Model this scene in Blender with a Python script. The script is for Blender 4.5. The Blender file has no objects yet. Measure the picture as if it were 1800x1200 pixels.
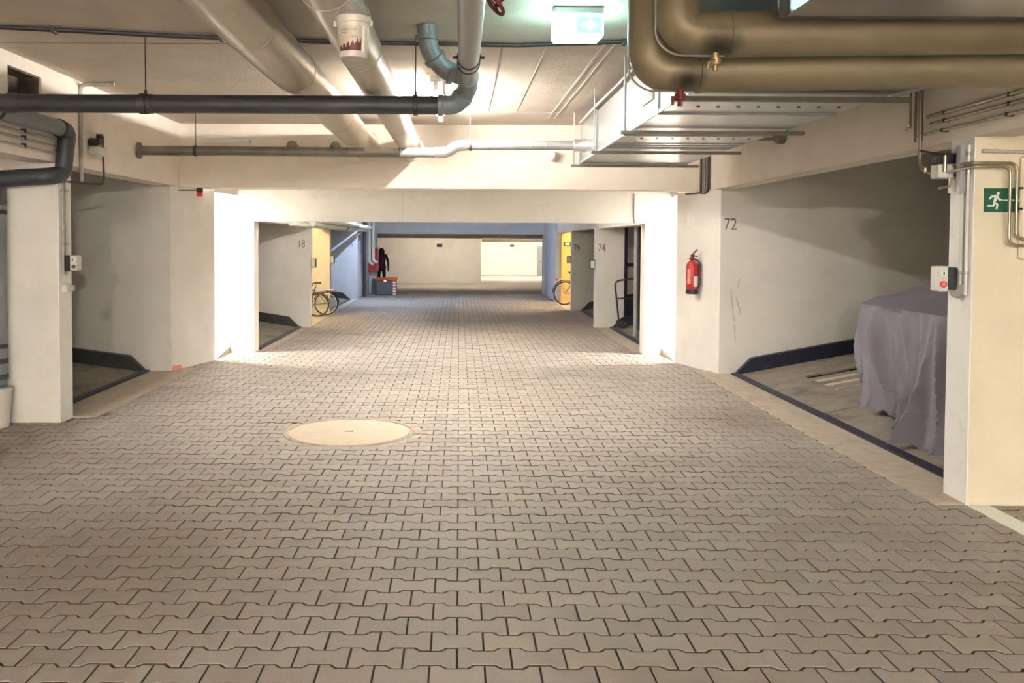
import bpy, math, random
from mathutils import Vector, Matrix
random.seed(7)
PI = math.pi
scene = bpy.context.scene
COL = scene.collection

# ------------------------------------------------------------------ camera
F_PX = 1580.0
cam_d = bpy.data.cameras.new('camera')
cam_d.sensor_width = 36.0
cam_d.lens = F_PX / 1800 * 36
PITCH = math.radians(2.0)
HORIZON = 424.0
cam_d.shift_x = (900 - 807) / 1800
cam_d.shift_y = -(600 - (HORIZON + F_PX * math.tan(PITCH))) / 1800
cam_d.clip_end = 200
cam = bpy.data.objects.new('camera', cam_d)
COL.objects.link(cam)
cam.matrix_world = (Matrix.Translation((0, 0, 1.54)) @ Matrix.Rotation(PI / 2 - PITCH, 4, 'X')
                    @ Matrix.Rotation(math.radians(0.30), 4, 'Z'))
scene.camera = cam

# ------------------------------------------------------------------ world, exposure
w = bpy.data.worlds.new('world'); scene.world = w
w.use_nodes = True
w.node_tree.nodes['Background'].inputs[0].default_value = (0.8, 0.75, 0.7, 1)
w.node_tree.nodes['Background'].inputs[1].default_value = 0.02
vs = scene.view_settings
vs.view_transform = 'Standard'; vs.look = 'None'; vs.gamma = 1.0; vs.exposure = 3.12
vs.use_curve_mapping = False

cy = scene.cycles
cy.max_bounces = 6; cy.diffuse_bounces = 4; cy.glossy_bounces = 2; cy.transmission_bounces = 2; cy.caustics_reflective = False; cy.caustics_refractive = False; cy.use_adaptive_sampling = True; cy.adaptive_threshold = 0.03

# lamp strengths (the tubes themselves are built further down)
K_MAIN = 72.0      # tube over the aisle
K_BACK = 730.0       # tubes behind the photographer
K_SIDE = 130.0      # lamps in the two side passages
K_FAR = 60.0
K_HALL = 55.0       # added tube that brightens the walls beyond the portal
K_EXIT = 6.0

# ------------------------------------------------------------------ materials
def nodes_of(name):
    m = bpy.data.materials.new(name); m.use_nodes = True
    nt = m.node_tree
    return m, nt, nt.nodes['Principled BSDF']

def N(nt, t, **kw):
    n = nt.nodes.new(t)
    for k, v in kw.items():
        if k in n.inputs.keys(): n.inputs[k].default_value = v
        else: setattr(n, k, v)
    return n

def mat(name, col, rough=0.6, metal=0.0, var=0.10, scale=6.0, bump=0.0, bscale=60.0, stain=None, stain_amt=0.0, stain_scale=1.5, world=True, spec=0.5):
    m, nt, b = nodes_of(name)
    L = nt.links.new
    b.inputs['Roughness'].default_value = rough
    b.inputs['Metallic'].default_value = metal
    b.inputs['Specular IOR Level'].default_value = spec
    if world: co = N(nt, 'ShaderNodeNewGeometry').outputs['Position']
    else: co = N(nt, 'ShaderNodeTexCoord').outputs['Object']
    n1 = N(nt, 'ShaderNodeTexNoise', Scale=scale, Detail=5.0, Roughness=0.6)
    L(co, n1.inputs['Vector'])
    mr = N(nt, 'ShaderNodeMapRange')
    mr.inputs['From Min'].default_value = 0.3; mr.inputs['From Max'].default_value = 0.7
    mr.inputs['To Min'].default_value = 1 - var; mr.inputs['To Max'].default_value = 1 + var
    L(n1.outputs['Fac'], mr.inputs['Value'])
    mx = N(nt, 'ShaderNodeVectorMath', operation='SCALE')
    mx.inputs[0].default_value = col[:3]
    L(mr.outputs['Result'], mx.inputs['Scale'])
    out = mx.outputs['Vector']
    if stain:
        n2 = N(nt, 'ShaderNodeTexNoise', Scale=stain_scale, Detail=8.0, Roughness=0.7)
        L(co, n2.inputs['Vector'])
        rp = N(nt, 'ShaderNodeMapRange')
        rp.inputs['From Min'].default_value = 0.52; rp.inputs['From Max'].default_value = 0.72
        rp.inputs['To Max'].default_value = stain_amt
        L(n2.outputs['Fac'], rp.inputs['Value'])
        mm = N(nt, 'ShaderNodeMix', data_type='RGBA')
        L(rp.outputs['Result'], mm.inputs['Factor'])
        L(out, mm.inputs['A']); mm.inputs['B'].default_value = (*stain, 1)
        out = mm.outputs['Result']
    L(out, b.inputs['Base Color'])
    if bump > 0:
        n3 = N(nt, 'ShaderNodeTexNoise', Scale=bscale, Detail=4.0)
        L(co, n3.inputs['Vector'])
        bp = N(nt, 'ShaderNodeBump', Strength=bump, Distance=0.01)
        L(n3.outputs['Fac'], bp.inputs['Height']); L(bp.outputs['Normal'], b.inputs['Normal'])
    return m

def emit(name, col, strength, base=(0.9, 0.9, 0.9)):
    m, nt, b = nodes_of(name)
    b.inputs['Base Color'].default_value = (*base, 1)
    b.inputs['Emission Color'].default_value = (*col, 1)
    b.inputs['Emission Strength'].default_value = strength
    n1 = N(nt, 'ShaderNodeTexNoise', Scale=3.0)
    mr = N(nt, 'ShaderNodeMapRange'); mr.inputs['To Min'].default_value = 0.3; mr.inputs['To Max'].default_value = 0.5
    nt.links.new(n1.outputs['Fac'], mr.inputs['Value']); nt.links.new(mr.outputs['Result'], b.inputs['Roughness'])
    return m

M = {}
M['wall'] = mat('wall_paint', (0.76, 0.73, 0.675), 0.85, var=0.05, scale=2.5, bump=0.12, bscale=90, stain=(0.42, 0.38, 0.33), stain_amt=0.22, stain_scale=1.1)
M['white'] = mat('white_paint', (0.86, 0.84, 0.80), 0.8, var=0.04, scale=5, bump=0.15, bscale=70, stain=(0.45, 0.41, 0.36), stain_amt=0.3, stain_scale=5)
M['wall_yellow'] = mat('warm_lit_cream_paint', (0.76, 0.69, 0.53), 0.85, var=0.05, scale=3, bump=0.12, bscale=90, stain=(0.45, 0.39, 0.3), stain_amt=0.2, stain_scale=1.3)  # cream paint with warm lamp light tinted into its colour
M['wall_ochre'] = mat('amber_lit_paint', (0.85, 0.53, 0.16), 0.85, var=0.05, scale=3)  # the amber light of the recess is put into this wall colour
M['wall_blue'] = mat('cool_lit_white_paint', (0.66, 0.68, 0.74), 0.85, var=0.05, scale=3)  # white wall with the cool lamp's blue tint painted in
M['beam'] = mat('beam_paint', (0.82, 0.745, 0.655), 0.85, var=0.06, scale=1.8, bump=0.12, bscale=80, stain=(0.42, 0.36, 0.3), stain_amt=0.15)
M['ceiling'] = mat('ceiling_concrete', (0.66, 0.58, 0.49), 0.85, var=0.08, scale=2.2, bump=0.25, bscale=35, stain=(0.35, 0.29, 0.23), stain_amt=0.25, stain_scale=0.8)
M['seam'] = mat('seam_filler', (0.72, 0.67, 0.6), 0.8, var=0.1, scale=20)
M['seam_dark'] = mat('dark_seam_joint', (0.28, 0.24, 0.2), 0.9, var=0.15, scale=20)  # darker joint line in the ceiling formwork
M['kerb'] = mat('kerb_concrete', (0.50, 0.425, 0.34), 0.9, var=0.14, scale=9, bump=0.3, bscale=50, stain=(0.2, 0.16, 0.12), stain_amt=0.5, stain_scale=3)
M['joint'] = mat('joint_sand', (0.115, 0.085, 0.06), 0.95, var=0.3, scale=8, bump=0.3, bscale=120)
M['farfloor'] = mat('far_floor', (0.36, 0.315, 0.265), 0.85, var=0.12, scale=3)
M['scuff'] = mat('wall_scuff', (0.50, 0.47, 0.42), 0.9, var=0.2, scale=30)
M['smear'] = mat('red_paint_smear', (0.75, 0.25, 0.18), 0.8, var=0.2, scale=30)
M['manhole'] = mat('manhole_concrete', (0.64, 0.54, 0.42), 0.85, var=0.06, scale=12, bump=0.15, bscale=120, stain=(0.45, 0.36, 0.27), stain_amt=0.35, stain_scale=4)
M['pvc'] = mat('dark_grey_plastic', (0.05, 0.054, 0.062), 0.45, var=0.12, scale=8)
M['pvc_mid'] = mat('mid_grey_plastic', (0.19, 0.205, 0.22), 0.42, var=0.1, scale=8)
M['rubber'] = mat('black_rubber', (0.015, 0.015, 0.017), 0.6, var=0.2)
M['clad'] = mat('insulation_cladding', (0.55, 0.48, 0.385), 0.36, metal=0.25, var=0.06, scale=2, stain=(0.36, 0.29, 0.21), stain_amt=0.3, stain_scale=2)
M['clad2'] = mat('olive_cladding', (0.21, 0.172, 0.105), 0.42, metal=0.15, var=0.08, scale=3, stain=(0.04, 0.035, 0.028), stain_amt=0.25, stain_scale=2.3)
M['galv'] = mat('galvanised_steel', (0.36, 0.36, 0.36), 0.45, metal=0.45, var=0.08, scale=9, stain=(0.42, 0.42, 0.42), stain_amt=0.35, stain_scale=5)
M['galv_dark'] = mat('dull_galvanised_steel', (0.22, 0.20, 0.17), 0.45, metal=0.5, var=0.12, scale=9)
M['duct'] = mat('duct_sheet_steel', (0.50, 0.505, 0.51), 0.26, metal=0.88, var=0.06, scale=9, stain=(0.42, 0.42, 0.42), stain_amt=0.35, stain_scale=4)
M['foil'] = mat('crinkled_foil', (0.75, 0.74, 0.72), 0.25, metal=0.9, var=0.1, scale=20, bump=0.8, bscale=45)
M['steel'] = mat('dark_steel', (0.06, 0.058, 0.06), 0.5, metal=0.4, var=0.2, scale=12)
M['navy'] = mat('navy_steel', (0.022, 0.026, 0.05), 0.45, metal=0.3, var=0.25, scale=9)
M['plate'] = mat('dirty_platform_plate', (0.27, 0.235, 0.19), 0.7, metal=0.1, var=0.22, scale=5, bump=0.35, bscale=80, stain=(0.08, 0.07, 0.065), stain_amt=0.85, stain_scale=1.6)
M['slat'] = mat('pale_slat', (0.56, 0.49, 0.38), 0.6, var=0.12, scale=9)
M['tube'] = mat('brass_tone_steel_tube', (0.40, 0.35, 0.26), 0.32, metal=0.7, var=0.12, scale=15)
M['conduit'] = mat('grey_conduit', (0.42, 0.40, 0.36), 0.5, var=0.12, scale=15)
M['cable'] = mat('dark_cable', (0.05, 0.042, 0.035), 0.6, var=0.2)
M['box'] = mat('light_grey_plastic', (0.68, 0.66, 0.62), 0.5, var=0.05, scale=15)
M['black'] = mat('black_plastic', (0.02, 0.022, 0.026), 0.45, var=0.15)
M['charcoal'] = mat('charcoal_plastic', (0.035, 0.045, 0.05), 0.5, var=0.15)
M['red'] = mat('red_paint', (0.45, 0.02, 0.022), 0.35, var=0.1, scale=15)
M['redplastic'] = mat('bright_red_plastic', (0.85, 0.06, 0.05), 0.4, var=0.05)
M['rust'] = mat('rusty_red_iron', (0.17, 0.035, 0.025), 0.6, metal=0.3, var=0.3, scale=30)
M['brass'] = mat('old_brass', (0.40, 0.30, 0.16), 0.4, metal=0.7, var=0.2, scale=20)
M['fabric'] = mat('grey_violet_cover_cloth', (0.185, 0.17, 0.205), 0.85, var=0.10, scale=4, bump=0.2, bscale=220)
M['green'] = mat('sign_green', (0.012, 0.12, 0.06), 0.5, var=0.05)
M['signwhite'] = mat('sign_white', (0.85, 0.88, 0.8), 0.5, var=0.03)
M['paper'] = mat('white_sticker', (0.8, 0.77, 0.73), 0.6, var=0.06)
M['ink'] = mat('grey_stencil_paint', (0.20, 0.185, 0.165), 0.8, var=0.25, scale=60)
M['bucket'] = mat('milky_plastic', (0.60, 0.56, 0.50), 0.35, var=0.03)
M['label'] = mat('bucket_print_paper', (0.55, 0.48, 0.39), 0.5, var=0.03)
M['berry'] = mat('berry_print', (0.10, 0.012, 0.022), 0.5, var=0.5, scale=120)
M['orange'] = mat('orange_plastic', (0.72, 0.13, 0.03), 0.5, var=0.08)
M['greybin'] = mat('blue_grey_plastic', (0.105, 0.12, 0.14), 0.55, var=0.08)
M['doorgrey'] = mat('grey_door_paint', (0.3, 0.31, 0.31), 0.6, var=0.05)
M['chrome'] = mat('bright_metal', (0.7, 0.7, 0.7), 0.25, metal=0.9, var=0.05)
M['maroon'] = mat('maroon_cloth', (0.05, 0.006, 0.012), 0.85, var=0.2, scale=20)
M['blackcloth'] = mat('black_cloth', (0.012, 0.011, 0.013), 0.85, var=0.2, scale=20)
M['pink'] = mat('pink_label_and_lit_red', (0.62, 0.22, 0.2), 0.6, var=0.08)
M['skin'] = mat('skin', (0.5, 0.33, 0.25), 0.6, var=0.05)
M['dirtdark'] = mat('soot', (0.02, 0.017, 0.013), 0.9, var=0.3, scale=30)
M['fluoro_off'] = mat('lamp_cover', (0.82, 0.80, 0.76), 0.4, var=0.03)
M['hole'] = mat('raw_dark_concrete', (0.13, 0.10, 0.075), 0.95, var=0.25, scale=9, bump=0.5, bscale=40)
M['lamp_main'] = emit('lit_tube_warm', (1.0, 0.95, 0.885), K_MAIN)
M['lamp_back'] = emit('lit_tube_warm_rear', (1.0, 0.972, 0.915), K_BACK)
M['lamp_side'] = emit('lit_tube_neutral', (1.0, 0.98, 0.95), K_SIDE)
M['fill_hall'] = emit('added_tube_hall', (1.0, 0.95, 0.88), K_HALL)
M['lamp_cool'] = emit('lit_tube_cool', (0.55, 0.72, 1.0), K_FAR * 2.6)
M['lamp_yellow'] = emit('lit_tube_yellow', (1.0, 0.78, 0.45), K_FAR)
M['lamp_ochre'] = emit('lit_tube_amber', (1.0, 0.80, 0.50), K_FAR * 1.7)
M['lamp_far'] = emit('lit_tube_far', (1.0, 0.93, 0.82), K_FAR * 0.8)
M['lamp_end'] = emit('lit_tube_end', (1.0, 0.93, 0.82), K_FAR * 2.4)
M['exit_lit'] = emit('lit_exit_diffuser', (0.50, 1.0, 0.94), K_EXIT)
M['exit_green'] = emit('lit_exit_pictogram', (0.16, 0.85, 0.75), K_EXIT * 0.06, base=(0.1, 0.5, 0.45))

def soot(m, pts, amt=.95, col=(.012, .010, .008), nz_amt=.06):
    nt = m.node_tree; b = nt.nodes['Principled BSDF']; L = nt.links.new
    src = b.inputs['Base Color'].links[0].from_socket
    g = N(nt, 'ShaderNodeNewGeometry'); nz = N(nt, 'ShaderNodeTexNoise', Scale=14.0, Detail=4.0); L(g.outputs['Position'], nz.inputs['Vector'])
    for p, r in pts:
        d = N(nt, 'ShaderNodeVectorMath', operation='DISTANCE'); L(g.outputs['Position'], d.inputs[0]); d.inputs[1].default_value = p
        ad = N(nt, 'ShaderNodeMath', operation='MULTIPLY_ADD'); L(nz.outputs['Fac'], ad.inputs[0]); ad.inputs[1].default_value = nz_amt; L(d.outputs['Value'], ad.inputs[2])
        mr = N(nt, 'ShaderNodeMapRange'); mr.inputs['From Min'].default_value = r * .45; mr.inputs['From Max'].default_value = r; mr.inputs['To Min'].default_value = amt; mr.inputs['To Max'].default_value = 0
        L(ad.outputs[0], mr.inputs['Value'])
        mx = N(nt, 'ShaderNodeMix', data_type='RGBA'); L(mr.outputs['Result'], mx.inputs['Factor']); L(src, mx.inputs['A']); mx.inputs['B'].default_value = (*col, 1)
        src = mx.outputs['Result']
    L(src, b.inputs['Base Color'])
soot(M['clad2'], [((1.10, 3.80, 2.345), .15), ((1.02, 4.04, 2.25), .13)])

def paver_mat():
    m, nt, b = nodes_of('paver_concrete')
    L = nt.links.new
    g = N(nt, 'ShaderNodeNewGeometry'); oi = N(nt, 'ShaderNodeObjectInfo')
    ad = N(nt, 'ShaderNodeMath', operation='ADD'); L(g.outputs['Random Per Island'], ad.inputs[0]); L(oi.outputs['Random'], ad.inputs[1])
    fr = N(nt, 'ShaderNodeMath', operation='FRACT'); L(ad.outputs[0], fr.inputs[0])
    ramp = N(nt, 'ShaderNodeValToRGB')
    e = ramp.color_ramp.elements
    e[0].position = 0.0; e[0].color = (0.342, 0.305, 0.264, 1)
    e[1].position = 1.0; e[1].color = (0.415, 0.367, 0.309, 1)
    for p, c in ((0.3, (0.385, 0.348, 0.309, 1)), (0.6, (0.373, 0.321, 0.281, 1)), (0.85, (0.402, 0.371, 0.329, 1))):
        x = ramp.color_ramp.elements.new(p); x.color = c
    L(fr.outputs[0], ramp.inputs['Fac'])
    n1 = N(nt, 'ShaderNodeTexNoise', Scale=260.0, Detail=3.0); L(g.outputs['Position'], n1.inputs['Vector'])
    mr = N(nt, 'ShaderNodeMapRange'); mr.inputs['From Min'].default_value = 0.3; mr.inputs['From Max'].default_value = 0.7
    mr.inputs['To Min'].default_value = 0.82; mr.inputs['To Max'].default_value = 1.18
    L(n1.outputs['Fac'], mr.inputs['Value'])
    sc = N(nt, 'ShaderNodeVectorMath', operation='SCALE'); L(ramp.outputs['Color'], sc.inputs[0]); L(mr.outputs['Result'], sc.inputs['Scale'])
    # worn tyre lanes and brown dirt drifting along the rows
    mp = N(nt, 'ShaderNodeMapping'); mp.inputs['Scale'].default_value = (0.55, 1.0, 1.0); L(g.outputs['Position'], mp.inputs['Vector'])
    n2 = N(nt, 'ShaderNodeTexNoise', Scale=0.9, Detail=6.0, Roughness=0.65); L(mp.outputs['Vector'], n2.inputs['Vector'])
    r2 = N(nt, 'ShaderNodeMapRange'); r2.inputs['From Min'].default_value = 0.5; r2.inputs['From Max'].default_value = 0.72; r2.inputs['To Max'].default_value = 0.55
    L(n2.outputs['Fac'], r2.inputs['Value'])
    mx = N(nt, 'ShaderNodeMix', data_type='RGBA'); L(r2.outputs['Result'], mx.inputs['Factor'])
    L(sc.outputs['Vector'], mx.inputs['A']); mx.inputs['B'].default_value = (0.265, 0.205, 0.155, 1)
    L(mx.outputs['Result'], b.inputs['Base Color'])
    b.inputs['Roughness'].default_value = 0.62
    b.inputs['Specular IOR Level'].default_value = 0.4
    bp = N(nt, 'ShaderNodeBump', Strength=0.25, Distance=0.004)
    L(n1.outputs['Fac'], bp.inputs['Height']); L(bp.outputs['Normal'], b.inputs['Normal'])
    return m
M['paver'] = paver_mat()
soot(M['paver'], [((2.35, 7.9, 0), 1.5), ((-3.6, 6.3, 0), 1.7), ((-1.7, 4.3, 0), 1.9)], .5, (.20, .145, .10), 1.1)
soot(M['paver'], [((-3.12, 7.85, 0), .2)], .8, (.06, .045, .035), .15)
soot(M['wall'], [((-4.13, 10.5, .66), .17)], .4, (.35, .32, .28), .12)

# ------------------------------------------------------------------ mesh helpers
class MB:
    def __init__(s): s.v = []; s.f = []
    def add(s, vs, fs):
        k = len(s.v); s.v += [tuple(p) for p in vs]; s.f += [tuple(i + k for i in f) for f in fs]; return s
    def box(s, x0, x1, y0, y1, z0, z1):
        return s.add([(x0, y0, z0), (x1, y0, z0), (x1, y1, z0), (x0, y1, z0), (x0, y0, z1), (x1, y0, z1), (x1, y1, z1), (x0, y1, z1)],
                     [(3, 2, 1, 0), (4, 5, 6, 7), (0, 1, 5, 4), (1, 2, 6, 5), (2, 3, 7, 6), (3, 0, 4, 7)])
    def rbox(s, x0, x1, y0, y1, z0, z1, c):
        """box with chamfered edges"""
        c = min(c, (x1 - x0) * .45, (y1 - y0) * .45, (z1 - z0) * .45)
        def ring(x0, x1, y0, y1, z, c):
            return [(x0 + c, y0, z), (x1 - c, y0, z), (x1, y0 + c, z), (x1, y1 - c, z), (x1 - c, y1, z), (x0 + c, y1, z), (x0, y1 - c, z), (x0, y0 + c, z)]
        rs = [ring(x0 + c, x1 - c, y0 + c, y1 - c, z0, c * .5), ring(x0, x1, y0, y1, z0 + c, c), ring(x0, x1, y0, y1, z1 - c, c), ring(x0 + c, x1 - c, y0 + c, y1 - c, z1, c * .5)]
        return s.loft(rs, True, True)
    def loft(s, rings, cap0=True, cap1=True, closed=True):
        k = len(s.v); n = len(rings[0])
        for r in rings: s.v += [tuple(p) for p in r]
        for a in range(len(rings) - 1):
            for i in range(n if closed else n - 1):
                j = (i + 1) % n
                s.f.append((k + a * n + i, k + a * n + j, k + (a + 1) * n + j, k + (a + 1) * n + i))
        if cap0: s.f.append(tuple(k + i for i in range(n))[::-1])
        if cap1: s.f.append(tuple(k + (len(rings) - 1) * n + i for i in range(n)))
        return s
    def prism(s, poly, z0, z1):
        """plan polygon (counter-clockwise) pulled up"""
        return s.loft([[(x, y, z0) for x, y in poly], [(x, y, z1) for x, y in poly]])
    def tube(s, pts, r, seg=14, caps=True):
        pts = [Vector(p) for p in pts]; rr = r if isinstance(r, (list, tuple)) else [r] * len(pts)
        t = [(pts[min(i + 1, len(pts) - 1)] - pts[max(i - 1, 0)]).normalized() for i in range(len(pts))]
        up = Vector((0, 0, 1)) if abs(t[0].z) < .9 else Vector((1, 0, 0))
        n = t[0].cross(up).normalized(); rings = []
        for i, p in enumerate(pts):
            n = (n - t[i] * n.dot(t[i])).normalized(); b = t[i].cross(n)
            rings.append([p + (n * math.cos(2 * PI * k / seg) + b * math.sin(2 * PI * k / seg)) * rr[i] for k in range(seg)])
        return s.loft(rings, caps, caps)
    def cyl(s, a, b, r, seg=20, caps=True): return s.tube([a, b], r, seg, caps)
    def lathe(s, c, axis, prof, seg=24):
        """prof: list of (distance along axis, radius)"""
        c = Vector(c); a = Vector(axis).normalized()
        return s.tube([c + a * d for d, _ in prof], [max(r, 1e-4) for _, r in prof], seg) if len(prof) > 1 else s
    def disc_ring(s, c, axis, r, rt, seg=28, ts=8):
        """torus"""
        c = Vector(c); a = Vector(axis).normalized()
        u = a.cross(Vector((0, 0, 1)) if abs(a.z) < .9 else Vector((1, 0, 0))).normalized(); v = a.cross(u)
        k = len(s.v)
        for i in range(seg):
            d = u * math.cos(2 * PI * i / seg) + v * math.sin(2 * PI * i / seg)
            for j in range(ts):
                s.v.append(tuple(c + d * (r + rt * math.cos(2 * PI * j / ts)) + a * rt * math.sin(2 * PI * j / ts)))
        for i in range(seg):
            for j in range(ts):
                i2 = (i + 1) % seg; j2 = (j + 1) % ts
                s.f.append((k + i * ts + j, k + i2 * ts + j, k + i2 * ts + j2, k + i * ts + j2))
        return s

def rounded(pts, rad, n=6):
    """path with filleted corners"""
    pts = [Vector(p) for p in pts]; out = [pts[0]]
    for i in range(1, len(pts) - 1):
        a, b, c = pts[i - 1], pts[i], pts[i + 1]
        d1 = (a - b); d2 = (c - b)
        r = min(rad, d1.length * .48, d2.length * .48)
        p1 = b + d1.normalized() * r; p2 = b + d2.normalized() * r
        for k in range(n + 1):
            t = k / n
            out.append(p1 * (1 - t) ** 2 + b * 2 * t * (1 - t) + p2 * t ** 2)
    out.append(pts[-1])
    return out

def link(o, parent=None):
    COL.objects.link(o)
    if parent: o.parent = parent
    return o

def wloc(o):
    p = Vector((0, 0, 0))
    while o is not None: p = p + o.location; o = o.parent
    return p

def obj(name, mb, m, parent=None, smooth=False, origin=None):
    vs = mb.v
    if parent is not None:
        base = wloc(parent); c = None
    xs = [p[0] for p in vs]; ys = [p[1] for p in vs]; zs = [p[2] for p in vs]
    o0 = Vector(origin) if origin else Vector(((min(xs) + max(xs)) / 2, (min(ys) + max(ys)) / 2, min(zs)))
    me = bpy.data.meshes.new(name)
    me.from_pydata([(p[0] - o0.x, p[1] - o0.y, p[2] - o0.z) for p in vs], [], mb.f)
    me.materials.append(M[m] if isinstance(m, str) else m)
    if smooth:
        me.polygons.foreach_set('use_smooth', [True] * len(me.polygons))
        try: me.set_sharp_from_angle(angle=math.radians(38))
        except Exception: pass
    me.update()
    o = bpy.data.objects.new(name, me); link(o, parent)
    o.location = o0 - (wloc(parent) if parent else Vector((0, 0, 0)))
    return o

def tag(o, label=None, cat=None, group=None, kind=None):
    if label: o['label'] = label
    if cat: o['category'] = cat
    if group: o['group'] = group
    if kind: o['kind'] = kind
    return o

def thing(name, loc, label, cat, group=None):
    o = bpy.data.objects.new(name, None); o.empty_display_size = 0.1
    link(o); o.location = loc
    return tag(o, label, cat, group)

def struct(name, mb, m, label, cat='wall', parent=None):
    o = obj(name, mb, m, parent)
    return tag(o, label, cat, kind='structure')

def text_mesh(name, body, size, m, parent, loc, rot, sx=1.0, thick=0.002, align='LEFT'):
    cu = bpy.data.curves.new(name, 'FONT'); cu.body = body; cu.size = size; cu.extrude = thick; cu.align_x = align
    cu.resolution_u = 3
    t = bpy.data.objects.new(name + '_src', cu); COL.objects.link(t)
    bpy.context.view_layer.update()
    me = bpy.data.meshes.new_from_object(t.evaluated_get(bpy.context.evaluated_depsgraph_get()))
    bpy.data.objects.remove(t); bpy.data.curves.remove(cu)
    me.name = name
    me.materials.clear(); me.materials.append(M[m])
    R = Matrix.Rotation(rot[2], 4, 'Z') @ Matrix.Rotation(rot[1], 4, 'Y') @ Matrix.Rotation(rot[0], 4, 'X') @ Matrix.Diagonal((sx, 1, 1, 1))
    me.transform(R)
    o = bpy.data.objects.new(name, me); link(o, parent)
    o.location = Vector(loc) - wloc(parent)
    return o

# ================================================================== THE SETTING
CZ = 2.93                     # slab underside
XR, XL = 3.0, -3.35           # aisle edges near the camera

# ---- floor: joint bed, pavers, kerbs
fl = struct('floor', MB().box(-9.3, 9.3, -10.2, 44, -0.25, -0.012), 'joint', 'grey interlocking block paving of the aisle', 'floor')
far = obj('far_paving', MB().box(-9.2, 9.2, 26.2, 43.9, -0.012, 0.0), 'farfloor', fl)

obj('rear_paving', MB().box(-9.2, 9.2, -10.1, 0.10, -0.012, 0.0), 'farfloor', fl)
HL, HW, HN, CH = 0.0965, 0.0778, 0.0525, 0.003
def bone(hl, hw, hn):
    xs = [(-hl, -hw), (-0.064, -hw), (-0.041, -hn), (0.041, -hn), (0.064, -hw), (hl, -hw)]
    return xs + [(-x, -y) for x, y in xs]
_b0 = bone(HL, HW, HN); _b1 = bone(HL - CH * .6, HW - CH * .6, HN - CH * .6)
PV = [(x, y, -0.03) for x, y in _b0] + [(x, y, -CH * .55) for x, y in _b0] + [(x, y, 0) for x, y in _b1]
PF = []
for a in range(2):
    for i in range(12):
        j = (i + 1) % 12
        PF.append((a * 12 + i, a * 12 + j, (a + 1) * 12 + j, (a + 1) * 12 + i))
PF += [(24, 25, 26, 31, 32, 33, 34, 35)[:0] or (24, 25, 26, 33, 34, 35), (26, 27, 32, 33), (27, 28, 29, 30, 31, 32)]
pm = bpy.data.meshes.new('paver'); pm.from_pydata(PV, [], PF); pm.materials.append(M['paver']); pm.materials.append(M['joint'])
for i in range(12): pm.polygons[i].material_index = 1
pm.update()

def paver_span(y):
    out = []
    if y < 7.5: out.append((-4.6, 2.85 if y > 5.3 else 4.4))
    elif y < 10.6: out.append((-3.2, 2.85))
    elif y < 12.4: out.append((-3.35, 3.1))
    else:
        out.append((-4.3 if 15.95 < y < 18.9 else -2.75, 4.2 if 20.3 < y < 23.0 else 2.55))
    return out[0]
spots = []
k = -22
while True:
    y = 3.275 + 0.14 * k
    if y > 26.2: break
    x0, x1 = paver_span(y)
    off = 0.1 if k % 2 == 0 else 0.0
    i = math.ceil((x0 - off) / 0.2)
    while i * 0.2 + off <= x1:
        spots.append((i * 0.2 + off, y)); i += 1
    k += 1
MAN = (-0.88, 7.2, 0.51)
spots = [p for p in spots if math.hypot(p[0] - MAN[0], p[1] - MAN[1]) > MAN[2] + 0.0]
def in_view(p):
    x, y = p
    if y < 2.95: return False
    u = 807 + x / y * F_PX
    return -50 < u < 1850
vis = sorted([p for p in spots if in_view(p)], key=lambda p: p[1])
near = vis[:300]; near_set = set(near)
for n, (x, y) in enumerate(near):
    o = bpy.data.objects.new('paver', pm); link(o, fl)
    o.location = Vector((x, y, random.uniform(-0.0015, 0.0015))) - fl.location
    o.rotation_euler = (random.uniform(-.006, .006), random.uniform(-.005, .005), random.uniform(-.006, .006))
mb = MB()
for p in spots:
    if p in near_set: continue
    x, y = p; dz = random.uniform(-0.0015, 0.0015); rz = random.uniform(-.006, .006); c, s_ = math.cos(rz), math.sin(rz)
    mb.add([(x + a * c - b * s_, y + a * s_ + b * c, z + dz) for a, b, z in PV], PF)
fo = obj('paver_field', mb, 'paver', fl); tag(fo, kind='stuff')
fo.data.materials.append(M['joint'])
fo.data.polygons.foreach_set('material_index', [1 if i % len(PF) < 12 else 0 for i in range(len(fo.data.polygons))])

# manhole
mh = thing('manhole_cover', (MAN[0], MAN[1], 0), 'round pale concrete manhole cover set into the block paving', 'manhole')
obj('cover', MB().lathe((MAN[0], MAN[1], -0.02), (0, 0, 1), [(0, .485), (0.022, .485), (0.025, .478)], 56), 'manhole', mh, True)
obj('ring', MB().disc_ring((MAN[0], MAN[1], -0.002), (0, 0, 1), .515, .010, 56, 6), 'kerb', mh, True)
mb = MB(); mb.prism([(MAN[0] + (.53 if k % 2 == 0 else .5) * 0 + .60 * math.cos(2 * PI * k / 48), MAN[1] + .60 * math.sin(2 * PI * k / 48)) for k in range(48)], -0.03, -0.0035)
obj('mortar_bed', mb, 'kerb', mh)
obj('lifting_slot', MB().box(MAN[0] - .035, MAN[0] + .035, MAN[1] - .012, MAN[1] + .012, 0.0, .0062), 'dirtdark', mh)

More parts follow.
